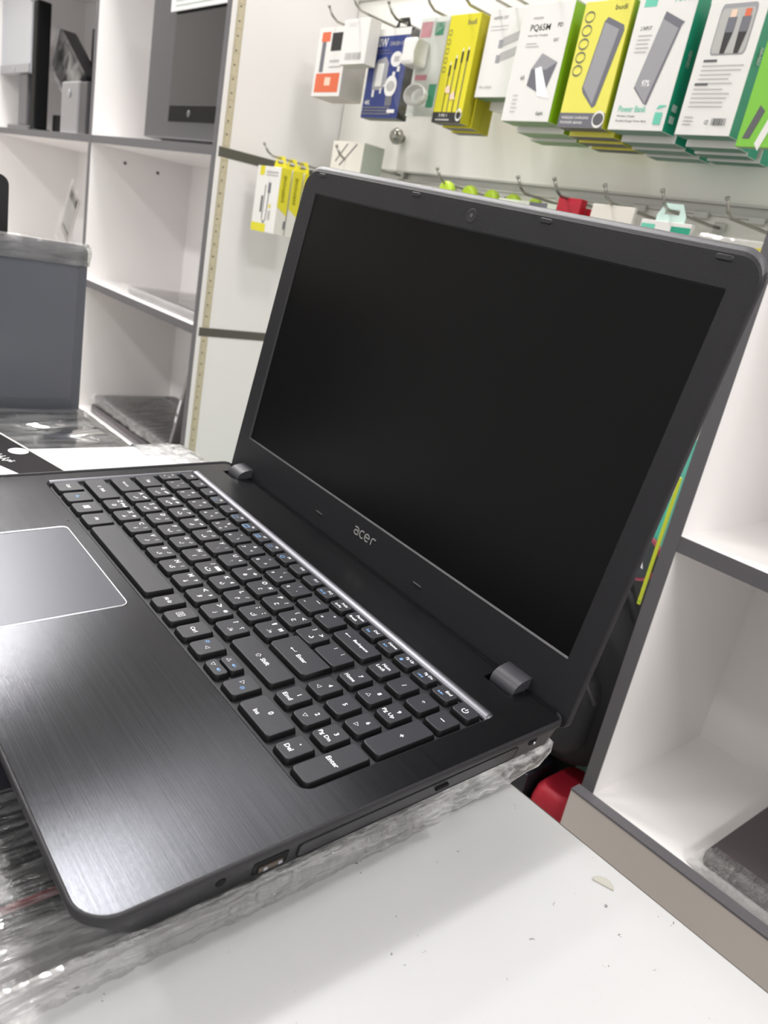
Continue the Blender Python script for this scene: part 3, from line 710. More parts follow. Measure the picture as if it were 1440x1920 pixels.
# embossed strip on the right of the bezel
bm = BM()
loft(bm, [[(x, y, -.06) for x, y in rrect(376.6, 122, 379.6, 145, .5, 2)], [(x, y, .5) for x, y in rrect(377.0, 122.4, 379.2, 144.6, .4, 2)]], cap0=False, cap1=True)
obj('bezel_slot', bm, RUBBER, lid)
# logo acer drawn with strokes
bm = BM(); fn = lambda u, v: (177.2 + u, 15.6 + v, -.3)
def stroke(pts_): put_line(bm, pts_, 1.05, fn)
def arc(cx, cy, rx, ry, a0, a1, n=14): return circ(cx, cy, rx, ry, n, a0, a1)
h = 5.4
stroke([(0.4, h - .2), (3.2, h), (4.6, h - .5), (5.0, h - 1.6), (5.0, 0)]); stroke(arc(2.8, 1.7, 2.2, 1.6, 0, 360, 15) + [(5.0, 1.7)])
stroke(arc(9.4, h / 2, 2.6, h / 2 - .1, 50, 310))
stroke([(12.8, h / 2 + .1), (17.4, h / 2 + .1)] + arc(15.0, h / 2, 2.5, h / 2 - .1, 10, 310))
stroke([(20.0, 0), (20.0, h - 1.6)] + arc(21.8, h - 1.9, 1.8, 1.7, 170, 60, 7) + [(24.2, h - .3)])
tag(obj('maker_logo', bm, LOGO, lid), 'light grey maker logo reading acer below the screen')

# ================================================================== THINGS UNDER AND BESIDE THE LAPTOP
def film_sheet(name, path, profile, mat_, parent, amp=3.0, fr=.03, sub=1, seed=0, M=None, thick=0):
    """path: list of ((x, y), (nx, ny)); profile: list of (out, z)"""
    bm = BM(); g = []
    for i, ((x, y), (nx, ny)) in enumerate(path):
        row = []
        for j, (o_, z) in enumerate(profile(i / (len(path) - 1)) if callable(profile) else profile):
            p = Vector((x + nx * o_, y + ny * o_, z))
            nn = noise.noise_vector(Vector((p.x * fr + seed, p.y * fr, p.z * fr * 2.2))) + .6 * noise.noise_vector(Vector((p.x * fr * 3.1, p.y * fr * 3.1 + seed, p.z * fr * 5)))
            e = min(1, j / 1.5)
            p += Vector((nn.x * amp * .6, nn.y * amp * .6, abs(nn.z) * amp * .7)) * e
            row.append(bm.verts.new(p * S))
        g.append(row)
    for a_, b_2 in zip(g, g[1:]):
        for k in range(len(a_) - 1):
            f = bm.faces.new((a_[k], a_[k + 1], b_2[k + 1], b_2[k])); f.smooth = True
    return obj(name, bm, mat_, parent, M)

def dense(pts_, step=4):
    out = []
    for (p, n1), (q_, n2) in zip(pts_, pts_[1:]):
        L = math.dist(p, q_); k = max(1, int(L / step))
        for i in range(k):
            t_ = i / k; nx = n1[0] * (1 - t_) + n2[0] * t_; ny = n1[1] * (1 - t_) + n2[1] * t_; l = math.hypot(nx, ny) or 1
            out.append(((p[0] * (1 - t_) + q_[0] * t_, p[1] * (1 - t_) + q_[1] * t_), (nx / l, ny / l)))
    out.append(pts_[-1]); return out

DARKLAP = mat('dark_lid', '#26252a', 0.25, spec=0.6); DARKLAP2 = mat('dark_lid_matte', '#3b3a3f', 0.4)
REDP = mat('red_edge', '#7c1026', 0.35)
wl = thing('wrapped_laptop', 'closed dark laptop with a red edge in stretch film, lying under the open laptop', 'laptop', (-220, 70, ZT)); MW = shift(wl)
bm = BM(); loft(bm, [[(x, y, z) for x, y in rrect(-370 + o_, -118 + o_, -46 - o_, 240 - o_, 10, 5)] for o_, z in ((3, ZT + .3), (0, ZT + 4), (0, ZT + 17), (1.5, ZT + 19))]); obj('body', bm, DARKLAP, wl, MW)
bm = BM(); loft(bm, [[(x, y, z) for x, y in rrect(-370.4 + o_, -118.4 + o_, -45.6 - o_, 240.4 - o_, 10, 5)] for o_, z in ((0.0, ZT + 14.5), (-.3, ZT + 15.5), (.2, ZT + 17), (.9, ZT + 18.2))], cap0=False, cap1=False); tag(obj('red_edge', bm, REDP, wl, MW), 'thin red edge')
path = dense([((-46, -110), (1, 0)), ((-46, 232), (1, 0)), ((-49, 240), (.7, .7)), ((-58, 244), (0, 1))], 3.0)
def fp(t_):
    k = .9 + .12 * math.sin(t_ * 9)
    return [(-60, ZT + 19.6), (-34, ZT + 19.8), (-14, ZT + 20.2), (-3, ZT + 20.2), (3, ZT + 18.5), (8, ZT + 15), (13, ZT + 10.5), (18 * k, ZT + 6.5), (23 * k, ZT + 3.2), (27 * k, ZT + 1.2), (31 * k, ZT + .3)]
film_sheet('film_wrap', path, fp, FILM, wl, amp=3.2, fr=.045, M=MW)
path = dense([((-24, 90), (1, 0)), ((-16, 150), (1, 0)), ((-12, 244), (1, 0)), ((-12, 264), (.7, .7))], 2.5)
film_sheet('film_fold', path, lambda t_: [(-18, ZT + 18 + 3 * t_), (-6, ZT + 19 + 5 * t_), (4 * t_, ZT + 20 + 9 * t_), (8 * t_, ZT + 16 + 10 * t_), (8 * t_, ZT + 10 + 9 * t_), (6 * t_, ZT + 5 + 7 * t_ ** 2), (2, ZT + 1 + 6 * t_ ** 3)], FILMX, wl, amp=2.4, fr=.13, seed=5, M=MW)

path = dense([((-10, -60), (1, 0)), ((-8, 60), (1, 0)), ((-8, 180), (1, 0))], 2.5)
film_sheet('film_layer', path, lambda t_: [(2, 765), (6, 769), (7.5, 772), (9, 770), (9.5, 765), (9, 759), (7, 753), (3, 748), (-1, 744), (-4, 741), (-6, 740.3)], FILM, wl, amp=2.4, fr=.11, seed=15, M=MW)

# white wrapped laptop to the left
ww = thing('wrapped_laptop', 'closed white laptop in stretch film, behind the left edge of the open laptop', 'laptop', (-400, 150, ZT + 20)); MW2 = shift(ww)
WHITEG = mat('white_gloss', '#dcdcde', 0.25, spec=0.6)
bm = BM(); loft(bm, [[(x, y, z) for x, y in rrect(-522 + o_, -40 + o_, -300 - o_, 292 - o_, 14, 6)] for o_, z in ((4, 764.2), (0, 767), (0, 773), (2, 776.5))]); obj('body', bm, WHITEG, ww, MW2)
path = dense([((-524, 240), (-1, 0)), ((-524, 278), (-1, 0)), ((-519, 290), (-.7, .7)), ((-508, 294), (0, 1)), ((-320, 294), (0, 1))], 4)
film_sheet('film_wrap', path, [(-34, 777), (-22, 778), (-12, 778.6), (-4, 778.4), (2, 776), (5, 771), (3, 765)], film_mat('film_white', .16, 90), ww, amp=3.0, fr=.08, seed=9, M=MW2)

# black boxed tablet with Arabic print on top of it
tb = thing('flat_box', 'flat black glossy box with a round white seal and Arabic lettering, at the left edge', 'box', (-480, 30, 778)); MT = shift(tb)
DG = mat('gloss_black_card', '#2e2b2b', 0.15, spec=0.7)
outl = [(-640, 104), (-386, 155), (-386, -60), (-640, -60)]
bm = BM(); prism(bm, list(reversed(outl)), 778.2, 785, bev=.6); obj('body', bm, DG, tb, MT)
bm = BM(); fn = lambda u, v: (u, v, 785.25)
put_line(bm, [(-640, 103.2), (-386, 154.2)], 2.0, fn); obj('border', bm, mat('gloss_white_card', '#f0efec', 0.2), tb, MT)
bm = BM(); put_poly(bm, circ(-489, 123.5, 8.6, 8.2, 24), fn); put_poly(bm, [(-432, 107.5), (-455, 98.5), (-640, 48), (-640, -58), (-386, -58), (-386, 118)], fn)
put_text(bm, 'الجودة العالية', -486, 103, 9, fn, rot=math.radians(16), bold=.02)
obj('print', bm, LEGEND, tb, MT, recalc=False)

# open slate laptop at the left, turned a quarter
gl = thing('open_laptop', 'open slate-grey laptop wrapped in clear film, standing at the left behind the black box', 'laptop', (-640, 80, ZT)); MG = shift(gl)
bm = BM(); loft(bm, [[(x, y, z) for x, y in rrect(-712 + o_, -90 + o_, -490 - o_, 254 - o_, 10, 5)] for o_, z in ((3, 740.2), (0, 744), (0, 758), (1.5, 760.5))]); obj('base', bm, mat('slate_deck', '#4d4c4f', 0.3, metal=0.3), gl, MG)
bm = BM()
for i in range(5):
    for j in range(12):
        box(bm, -690 + i * 18, -60 + j * 22, 760.4, -690 + i * 18 + 15, -60 + j * 22 + 18, 761.4, bev=.3)
obj('keys', bm, BLACK, gl, MG)
bm = BM(); loft(bm, [[(x, y, z) for y, z in rrect(-90, 758, 258, 946, (3, 3, 8, 8), 5)] for x in (-722, -716)]); glid = obj('lid', bm, mat('slate_lid', '#54565d', 0.3), gl, MG)
bm = BM(); put_rect(bm, -80, 772, 248, 934, lambda u, v: (-715.8, u, v), r=2); obj('screen', bm, mat('slate_screen', '#5a5c64', 0.25, spec=0.5), glid)
path = dense([((-714, -92), (1, 0)), ((-714, 252), (1, 0)), ((-717, 260), (0, 1)), ((-724, 256), (-1, 0))], 6)
film_sheet('film_wrap', path, [(.5, 924), (1.0, 928), (2, 933), (2.5, 938), (2, 943), (-1, 947), (-6, 948)], film_mat('film_lid', .05, 60, 1, gl=.3, stretch=(1, .3, 1.5)), gl, amp=1.8, fr=.05, seed=2, M=MG)
path = dense([((-700, 256), (0, 1)), ((-540, 256), (0, 1)), ((-532, 252), (.7, .7)), ((-529, 244), (1, 0)), ((-529, -80), (1, 0))], 6)
film_sheet('deck_film', path, [(-170, 763), (-150, 763.5), (-120, 763.5), (-90, 764.5), (-60, 764), (-30, 764), (-10, 764.5), (1, 763), (3, 757), (2, 748)], film_mat('film_deck', .05, 45, .25, gl=.1, stretch=(1.6,.3,1)), gl, amp=1.6, fr=.03, seed=3, M=MG)
# another lid edge far left
t = thing('open_laptop', 'edge of another black laptop lid at the far left of the picture', 'laptop', (-760, 100, ZT)); Mt = shift(t)
bm = BM(); loft(bm, [[(x, y, z) for y, z in rrect(-160, 757, 181, 1003, (3, 3, 10, 10), 6)] for x in (-748, -741)]); obj('lid', bm, RUBBER, t, Mt)
bm = BM(); box(bm, -990, -160, 740.2, -745, 175, 757, bev=2); obj('base', bm, PLASTIC, t, Mt)

# ================================================================== CUBBY CONTENTS (left unit)
# all-in-one monitor
t = thing('monitor', 'dark grey glossy monitor standing in the upper cubby next to the accessory wall', 'monitor', (-1480, 740, 1126)); Mt = shift(t)
bm = BM(); box(bm, -1664, 722, 1134, -1300, 752, 1440, bev=3); obj('casing', bm, mat('mon_grey_glare', '#434247', 0.3), t, Mt)  # casing; its bare lighter strip left of the screen imitates glare
bm = BM(); box(bm, -1545, 720.5, 1168, -1306, 722, 1434); obj('screen', bm, mat('mon_black', '#1d1c20', 0.15, spec=0.7), t, Mt)
bm = BM(); box(bm, -1540, 719.8, 1168, -1306, 720.6, 1198); obj('control_strip', bm, BLACK, t, Mt)
bm = BM(); lathe(bm, [(7, 719.7), (7, 719.0), (4, 718.8)], (-1448, 0, 1183), 'y', 16); obj('logo_disc', bm, GREY, t, Mt)
bm = BM(); box(bm, -1600, 735, 1126, -1360, 860, 1134, bev=2); obj('stand', bm, GREY, t, Mt)
bm = BM(); box(bm, -1556, 712, 1372, -1306, 716, 1440, bev=.5); o = tag(obj('paper_sheet', bm, mat('paper', '#e2e4e2', 0.6)), 'white printed paper sheet over the top of the grey monitor', 'paper')
bm = BM()
for k in range(5): put_rect(bm, -1535, 1380 + k * 9, -1330 - 15 * (k % 2), 1382.5 + k * 9, lambda u, v: (u, 711.8, v))
obj('print_lines', bm, mat('pale_ink', '#a9b3ac', 0.6), o)
# white monitor on stand
t = thing('monitor', 'white backed monitor on a grey stand in the far left upper cubby', 'monitor', (-2640, 740, 1126)); Mt = shift(t)
bm = BM(); prism(bm, [(-2778, 1283), (-2494, 1283), (-2494, 1462), (-2560, 1488), (-2778, 1488)], 724, 742, axis='y'); obj('casing', bm, mat('mon_white', '#b9bac0', 0.4), t, Mt)
bm = BM(); box(bm, -2778, 720, 1283, -2494, 724, 1307, bev=1); obj('lower_bezel', bm, mat('mon_bez', '#97969b', 0.3, metal=.3), t, Mt)
bm = BM(); lathe(bm, [(7, 719.9), (7, 719.2), (3, 719)], (-2630, 0, 1295), 'y', 14); obj('logo_disc', bm, SILVER, t, Mt)
bm = BM(); box(bm, -2610, 728, 1140, -2530, 745, 1283, bev=3); obj('neck', bm, GREY, t, Mt)
bm = BM(); box(bm, -2700, 722, 1126, -2490, 790, 1140, bev=5); obj('stand_foot', bm, mat('foot', '#4a484b', 0.4), t, Mt)
# black boxes behind
t = thing('monitor', 'black monitor turned edge-on behind the white monitor', 'monitor', (-2350, 850, 1126)); Mt = shift(t)
bm = BM(); box(bm, -2488, 726, 1134, -2450, 765, 1470, bev=4); obj('casing', bm, BLACK, t, Mt)
bm = BM(); box(bm, -2490, 730, 1126, -2440, 762, 1134, bev=2); obj('stand_foot', bm, RUBBER, t, Mt)
t = thing('monitor', 'black monitor with slanted top at the back of the upper left cubby', 'monitor', (-2100, 850, 1126)); Mt = shift(t)
bm = BM(); prism(bm, [(-2390, 1126.5), (-1945, 1126.5), (-1945, 1452), (-2390, 1430)], 860, 890, axis='y'); obj('casing', bm, mat('dk', '#3d3c40', 0.4), t, Mt)
bm = BM(); prism(bm, [(-2330, 1160), (-1960, 1160), (-1960, 1400), (-2330, 1335)], 857, 860, axis='y'); obj('screen', bm, BLACK, t, Mt)
# tower pc and film-wrapped box
t = thing('desktop_tower', 'small grey desktop computer tower with dark side in the upper left cubby', 'computer', (-2120, 740, 1126)); Mt = shift(t)
bm = BM(); box(bm, -2215, 722, 1126, -2085, 840, 1255, bev=5); obj('casing', bm, mat('tower', '#8b898c', 0.3, metal=.3), t, Mt)
bm = BM(); box(bm, -2083, 724, 1128, -2030, 840, 1253, bev=3); obj('side_cover', bm, mat('tower_dark', '#3a383c', 0.4), t, Mt)
bm = BM(); lathe(bm, [(10, 721), (10, 720), (4, 719.6)], (-2150, 0, 1225), 'y', 16); obj('power_button', bm, SILVER, t, Mt)
t = thing('wrapped_box', 'black device in crumpled clear film leaning behind the grey tower', 'box', (-2250, 800, 1126)); Mt = shift(t)
M2 = Mt @ Matrix.Translation(_v((-2352, 805, 1300))) @ Matrix.Rotation(math.radians(31), 4, 'Y')
bm = BM(); box(bm, -125, -25, -58, 125, 25, 58, bev=8); obj('body', bm, mat('dkbox', '#252428', 0.35), t, M2)
bm = BM(); path = dense([((-124, -28), (0, -1)), ((124, -28), (0, -1))], 8)
film_sheet('film_wrap', path, [(-4, 64), (0, 61), (3, 40), (4, 15), (3, -20), (4, -40), (2, -61), (-4, -64)], film_mat('film_box', .07, 25, .5), t, amp=5, fr=.03, M=M2)
# support under the leaning box
bm = BM(); box(bm, -2410, 765, 1126, -2235, 845, 1180, bev=4); tag(obj('black_box', bm, BLACK), 'black box under the film-wrapped device', 'box')
# middle cubby left: tag/bag
t = thing('product_card', 'white hang card with grey print in a clear bag, leaning in the left middle cubby', 'card', (-2120, 740, 779)); Mt = shift(t)
M2 = Mt @ Matrix.Translation(_v((-2245, 745, 785))) @ Matrix.Rotation(math.radians(31), 4, 'Y')
bm = BM(); box(bm, -38, -2, 85, 38, 2, 225, bev=1); cd = obj('card', bm, mat('card_w', '#c9c5c4', 0.5), t, M2)
bm = BM(); fn = lambda u, v: (u, -2.4, v)
put_rect(bm, -28, 104, 24, 113, fn, 0); put_rect(bm, -30, 196, 30, 220, fn, 0); obj('print', bm, mat('card_ink', '#6f6864', 0.6), cd)
path = dense([((-40, -6), (0, -1)), ((34, -6), (0, -1))], 8)
film_sheet('clear_bag', path, [(0, 52), (5, 58), (3, 70), (5, 100), (3, 160), (2, 220), (0, 250)], CLEAR, t, amp=10, fr=.03, seed=4, M=M2)
# flat wrapped tablet on shelf (middle, column 1)
t = thing('wrapped_laptop', 'thin pale laptop in clear film lying on the middle cubby shelf', 'laptop', (-1540, 830, 779)); Mt = shift(t)
bm = BM(); loft(bm, [[(x, y, z) for x, y in rrect(-1720 + o_, 735 + o_, -1302 - o_, 965 - o_, 14, 5)] for o_, z in ((2, 779.3), (0, 782), (0, 793), (2, 795))]); obj('body', bm, mat('pale_lap', '#b5b2b3', 0.3, metal=.2), t, Mt)
path = dense([((-1740, 728), (0, -1)), ((-1300, 728), (0, -1))], 8)
film_sheet('film_wrap', path, [(-200, 797), (-120, 799), (-60, 799), (-20, 799), (-4, 799), (1, 794), (3, 786), (2, 780.5)], FILM2, t, amp=3.5, fr=.03, seed=8, M=Mt)
# lower cubby
for n_, (z, lb, dx) in enumerate(((433, 'film-wrapped dark laptop at the bottom of the stack in the lower cubby', 0), (457.5, 'film-wrapped dark laptop on top of the stack in the lower cubby', -8))):
    t = thing('wrapped_laptop', lb, 'laptop', (-1540, 830, z)); Mt = shift(t)
    bm = BM(); loft(bm, [[(x, y, q2) for x, y in rrect(-1860 + o_, 718 + o_ + n_ * 8, -1330 + dx - o_, 965 - o_, 10, 5)] for o_, q2 in ((2, z + .3), (0, z + 4), (0, z + 20), (2, z + 23.5))]); obj('body', bm, mat('dark_purple', '#474045', 0.25), t, Mt)
    if n_:
        path = dense([((-1864, 722), (0, -1)), ((-1332, 722), (0, -1))], 10)
        film_sheet('film_wrap', path, [(-200, z + 25), (-140, z + 27), (-90, z + 27), (-50, z + 26), (-10, z + 26), (1, z + 22), (3, z + 12), (2, z + 3)], FILM, t, amp=6, fr=.025, seed=11, M=Mt)
t = thing('tablet', 'thin grey tablet box leaning against the right side of the lower cubby', 'box', (-1360, 800, 482)); Mt = shift(t)
M2 = Mt @ Matrix.Translation(_v((-1405, 800, 486))) @ Matrix.Rotation(math.radians(17), 4, 'Y')
bm = BM(); box(bm, -5, -70, 0, 5, 110, 262, bev=1.5); tbx = obj('body', bm, mat('tab_grey', '#8d898b', 0.3, metal=.3), t, M2)
bm = BM(); box(bm, -4, -71.2, 60, 4.5, -70, 74); box(bm, -4, -71.2, 84, 4.5, -70, 118); obj('label_strip', bm, LEGEND, tbx)

# right unit: wrapped dark laptop on the base shelf
t = thing('wrapped_laptop', 'dark laptop in wrinkled film lying in the lower right cubby', 'laptop', (120, 830, 437)); Mt = shift(t)
bm = BM(); loft(bm, [[(x, y, z) for x, y in [(-34 + o_, 722 + o_), (420, 722 + o_), (420, 970), (-28 + o_, 970)]] for o_, z in ((2, 433.4), (0, 438), (0, 452), (1.5, 455))]); obj('body', bm, mat('lap_brown', '#4b4446', 0.3), t, Mt)
path = dense([((-36, 719), (-.6, -.7)), ((-28, 717), (0, -1)), ((420, 717), (0, -1))], 4)
film_sheet('film_wrap', path, [(-16, 456), (-9, 456.8), (-3, 456.5), (3, 453), (8, 446), (12, 439), (14, 435.5)], FILM, t, amp=2.4, fr=.05, seed=12, M=Mt)

# ================================================================== HOOKED ACCESSORIES
def hook(x, z, y_tip=822, label=None, group='wire hooks on the slatwall', y0=974, cat='hook', zr=None):
    t = thing('display_hook', label or 'chromed wire display hook on the slatwall', cat, (x, y0, z), group); Mt = shift(t)
    bm = BM(); box(bm, x - 8, y0 - 3, z - 7, x + 8, y0 + 1.5, z + 7, bev=1); obj('clip', bm, ALU, t, Mt)
    bm = BM(); tube(bm, [(x, y0 - 2, z), (x, y0 - 30, z - 1), (x, y_tip + 12, z), (x, y_tip, z + 6), (x, y_tip - 9, z + 17)], 2.2); tube(bm, [(x, y_tip - 9, z + 17), (x, y_tip - 10.5, z + 19)], 2.9)
    obj('arm', bm, STEEL, t, Mt)
    return t
CW = mat('card_white', '#e6e4e0', 0.3, spec=0.5); YEL = mat('carton_yellow', '#ddd32f', 0.3, spec=0.5); YEL2 = mat('carton_pale_yellow', '#e6df63', 0.25, spec=0.5)
LIME = mat('carton_lime', '#7fb01c', 0.35); TEAL = mat('carton_teal', '#23a080', 0.3); BLUE = mat('carton_blue', '#2d3c7c', 0.3); ORG = mat('print_orange', '#dd6b45', 0.4)
INK = mat('ink_grey', '#5b5b5d', 0.6); INKL = mat('ink_pale', '#b5b3b0', 0.6); DKB = mat('print_black', '#2b2a2a', 0.4); SLATE = mat('print_slate', '#6e6e76', 0.4); SLATEL = mat('print_slate_light', '#9b9a9e', 0.4)
MINT = mat('print_mint', '#69c7ad', 0.5); PEACH = mat('print_peach', '#eecfb9', 0.5); SHINE = mat('print_white', '#fbfbfb', 0.4)
PALM = [CW, YEL, ORG, INK, INKL, DKB, SLATE, SLATEL, MINT, PEACH, SHINE, BLUE, TEAL, LIME, YEL2]
I = {n: i for i, n in enumerate(['w', 'y', 'o', 'i', 'il', 'k', 's', 'sl', 'm', 'p', 'sh', 'b', 't', 'l', 'y2'])}
def carton(name, label, cat, x0, z0, x1, z1, y, d, front, side, bottom=None, tab=None, group=None):
    """hanging box: front face at y, depth d"""
    t = thing(name, label, cat, ((x0 + x1) / 2, y, z0), group); Mt = shift(t)
    bm = BM(); fs = box(bm, x0, y, z0, x1, y + d, z1, mi=1)
    bm.normal_update()
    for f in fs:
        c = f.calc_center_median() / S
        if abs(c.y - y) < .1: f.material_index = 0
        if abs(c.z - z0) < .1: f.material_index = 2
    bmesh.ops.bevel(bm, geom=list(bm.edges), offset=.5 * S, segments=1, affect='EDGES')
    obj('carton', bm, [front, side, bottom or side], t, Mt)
    if tab:
        bm = BM(); xm = (x0 + x1) / 2; wd = min(20, (x1 - x0) * .3)
        pts_ = [(xm - wd, z1 - 1), (xm + wd, z1 - 1), (xm + wd, z1 + 8), (xm + wd * .6, z1 + 22), (xm - wd * .6, z1 + 22), (xm - wd, z1 + 8)]
        inn = [(xm - wd * .5, z1 + 9), (xm + wd * .5, z1 + 9), (xm + wd * .5, z1 + 15), (xm - wd * .5, z1 + 15)]
        es = []
        for lp in (pts_, inn):
            vs = [bm.verts.new(_v((p[0], y + d - .8, p[1]))) for p in lp]
            for i in range(len(vs)): es.append(bm.edges.new((vs[i], vs[(i + 1) % len(vs)])))
        bmesh.ops.triangle_fill(bm, use_beauty=True, edges=es, normal=(0, -1, 0))
        r = bmesh.ops.extrude_face_region(bm, geom=list(bm.faces)); bmesh.ops.translate(bm, verts=[v for v in r['geom'] if isinstance(v, bmesh.types.BMVert)], vec=(0, .0008, 0))
        obj('hang_tab', bm, tab, t, Mt)
    pb = BM(); LAYER[0] = 0
    F = lambda u, v: (x0 + u * (x1 - x0), y - .15 - .03 * LAYER[0], z0 + v * (z1 - z0))
    Sd = lambda u, v: (x1 + .15 + .03 * LAYER[0], y + u * d, z0 + v * (z1 - z0))
    return t, Mt, pb, F, Sd
def done(t, Mt, pb):
    obj('print', pb, PALM, t, Mt, recalc=False)
def T(pb, s, u, v, h, F, mi, wid, zh):   # text on a carton face in face units (h in fraction of height, wid in fraction of width)
    LAYER[0] += 1
    vs, fs, (a, b_2, c, d_) = text_mesh(s, 1.0, .01)
    if not vs: return
    nv = [pb.verts.new(_v(F(u + (x - a) / (b_2 - a) * wid, v + (yy - c) / (d_ - c) * h))) for x, yy in vs]
    for f in fs:
        try: pb.faces.new([nv[i] for i in f]).material_index = mi
        except ValueError: pass
def TR(pb, s, u, v, h, F, mi, wid):      # rotated 90 degrees: text runs up the face
    vs, fs, (a, b_2, c, d_) = text_mesh(s, 1.0, .01)
    nv = [pb.verts.new(_v(F(u - (yy - c) / (d_ - c) * wid, v + (x - a) / (b_2 - a) * h))) for x, yy in vs]
    for f in fs:
        try: pb.faces.new([nv[i] for i in f]).material_index = mi
        except ValueError: pass
def bars(pb, u0, v0, u1, v1, F, mi, n=14):
    random.seed(int(u0 * 1000) + n)
    u = u0; st = (u1 - u0) / n
    for k in range(n):
        wq = st * random.choice((.35, .5, .75)); put_rect(pb, u, v0, u + wq, v1, F, mi); u += st
def lines(pb, u0, v0, u1, n, dv, F, mi, th=.008):
    random.seed(int(v0 * 997) + n)
    for k in range(n):
        put_rect(pb, u0, v0 - k * dv, u0 + (u1 - u0) * random.uniform(.72, 1), v0 - k * dv + th, F, mi)

ORD = ['second', 'third', 'fourth']
def behind(src_label, cat, x0, z0, x1, z1, y, d, mfront, mside, mbot, group, n, gap=3, dz=0, name='hanging_box'):
    yy = y
    for k in range(n):
        yy += d + gap
        if yy + d > 972: break
        t, Mt, pb, F, Sd = carton(name, src_label + ', ' + ORD[k] + ' from the front on its hook', cat, x0 + 1.5 * (-1 if k % 2 else 1), z0 - dz * (k + 1), x1 + 1.5 * (-1 if k % 2 else 1), z1 - dz * (k + 1), yy, d, mfront, mside, mbot, None, group)
        pb.free()

# 1 white/orange box
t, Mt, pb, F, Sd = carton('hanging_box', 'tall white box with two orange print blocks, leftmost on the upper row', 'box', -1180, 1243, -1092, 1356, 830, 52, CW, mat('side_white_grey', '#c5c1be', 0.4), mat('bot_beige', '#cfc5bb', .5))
put_rect(pb, .12, .80, .42, .94, F, I['o']); put_rect(pb, .08, .06, .92, .34, F, I['o'], 0); put_rect(pb, .16, .36, .30, .80, F, I['s'])
put_rect(pb, .48, .66, .9, .92, F, I['k']); put_rect(pb, .42, .16, .62, .28, F, I['p']); put_rect(pb, .5, .50, .92, .53, F, I['il']); put_rect(pb, .5, .42, .92, .44, F, I['il']); done(t, Mt, pb)
hook(-1136, 1366, label='chromed wire hook carrying the orange-print white box')
# 2 white charger box
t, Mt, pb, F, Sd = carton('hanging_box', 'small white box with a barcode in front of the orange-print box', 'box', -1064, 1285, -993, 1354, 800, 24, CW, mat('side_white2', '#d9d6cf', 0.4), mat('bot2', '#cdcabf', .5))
bars(pb, .2, .1, .85, .26, F, I['il'], 16); lines(pb, .2, .9, .6, 2, .05, F, I['il']); done(t, Mt, pb)
hook(-1028, 1366, 792, 'chromed wire hook carrying the white barcode box', None)
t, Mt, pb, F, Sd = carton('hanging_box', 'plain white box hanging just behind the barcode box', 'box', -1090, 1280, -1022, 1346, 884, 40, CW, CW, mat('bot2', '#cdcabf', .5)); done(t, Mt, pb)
# 3 blue charger box
t, Mt, pb, F, Sd = carton('hanging_box', 'dark blue charger box with white cap strip and 120W lettering', 'box', -1018, 1209, -920, 1345, 830, 22, BLUE, DKB, mat('bot3', '#6f7566', .5), DKB)
put_rect(pb, 0, .92, 1, 1, F, I['w']); T(pb, '120W', .06, .80, .10, F, I['w'], .38, 0); T(pb, 'CHARGER + CABLE', .5, .81, .045, F, I['il'], .46, 0)
lines(pb, .04, .76, .7, 2, .035, F, I['s']); put_poly(pb, [(.60 + .15 * math.cos(a / 10 * math.pi) + .14, .66 + .085 * math.sin(a / 10 * math.pi)) for a in range(20)], F, I['w'])
put_rect(pb, .68, .63, .81, .69, F, I['il'])
put_poly(pb, [(.20, .32), (.48, .32), (.56, .40), (.56, .62), (.46, .69), (.26, .66), (.18, .60)], F, I['sl']); put_rect(pb, .26, .36, .44, .62, F, I['w'])
put_rect(pb, .22, .24, .28, .32, F, I['w']); put_rect(pb, .42, .28, .47, .34, F, I['w'])
put_line(pb, [(.70 + .13 * math.cos(a / 10 * math.pi), .36 + .09 * math.sin(a / 10 * math.pi)) for a in range(20)], .06, F, I['w'], closed=True)
put_poly(pb, [(.70 + .09 * math.cos(a / 8 * math.pi), .36 + .06 * math.sin(a / 8 * math.pi)) for a in range(16)], F, I['il'])
put_line(pb, [(.5, .36), (.62, .40)], .02, F, I['w']); put_rect(pb, .70, .46, .77, .52, F, I['w']); put_rect(pb, .80, .52, .87, .58, F, I['w']); put_rect(pb, .62, .14, .8, .25, F, I['s'])
T(pb, '4K', .06, .15, .055, F, I['w'], .16, 0); lines(pb, .04, .11, .9, 3, .035, F, I['s'], .018); put_rect(pb, .72, .06, .92, .10, F, I['w'])
put_rect(pb, .08, .66, .16, .71, F, I['w']); done(t, Mt, pb)
hook(-969, 1360, label='chromed wire hook holding the dark blue charger box')
# 4 clear bag with white charger and cable
t = thing('charger_bag', 'clear bag with a white plug charger and coiled white cable, next to the blue box', 'bag', (-880, 830, 1215)); Mt = shift(t)
bm = BM(); box(bm, -908, 806, 1283, -876, 838, 1323, bev=6); obj('charger_plug', bm, CW, t, Mt)
bm = BM()
for k in range(5):
    tube(bm, [(-876 + (24 - k) * math.cos(a / 12 * math.pi), 822 + k * 2.4, 1243 + (15 - k * .6) * math.sin(a / 12 * math.pi)) for a in range(25)], 1.8, 6, cap=False)
obj('coiled_cable', bm, CW, t, Mt)
bm = BM(); box(bm, -908, 838, 1215, -842, 840, 1358, bev=.4); cd = obj('backing_card', bm, mat('bag_card', '#d3d6cf', .4), t, Mt)
bm = BM(); fn = lambda u, v: (u, 837.6, v)
put_rect(bm, -905, 1330, -880, 1352, fn, 0); put_rect(bm, -872, 1332, -852, 1350, fn, 1); put_rect(bm, -862, 1228, -845, 1262, fn, 1); put_rect(bm, -900, 1268, -872, 1276, fn, 0)
obj('print', bm, [mat('print_pink', '#c9808a', .5), mat('print_green', '#4d9a78', .5)], cd, recalc=False)
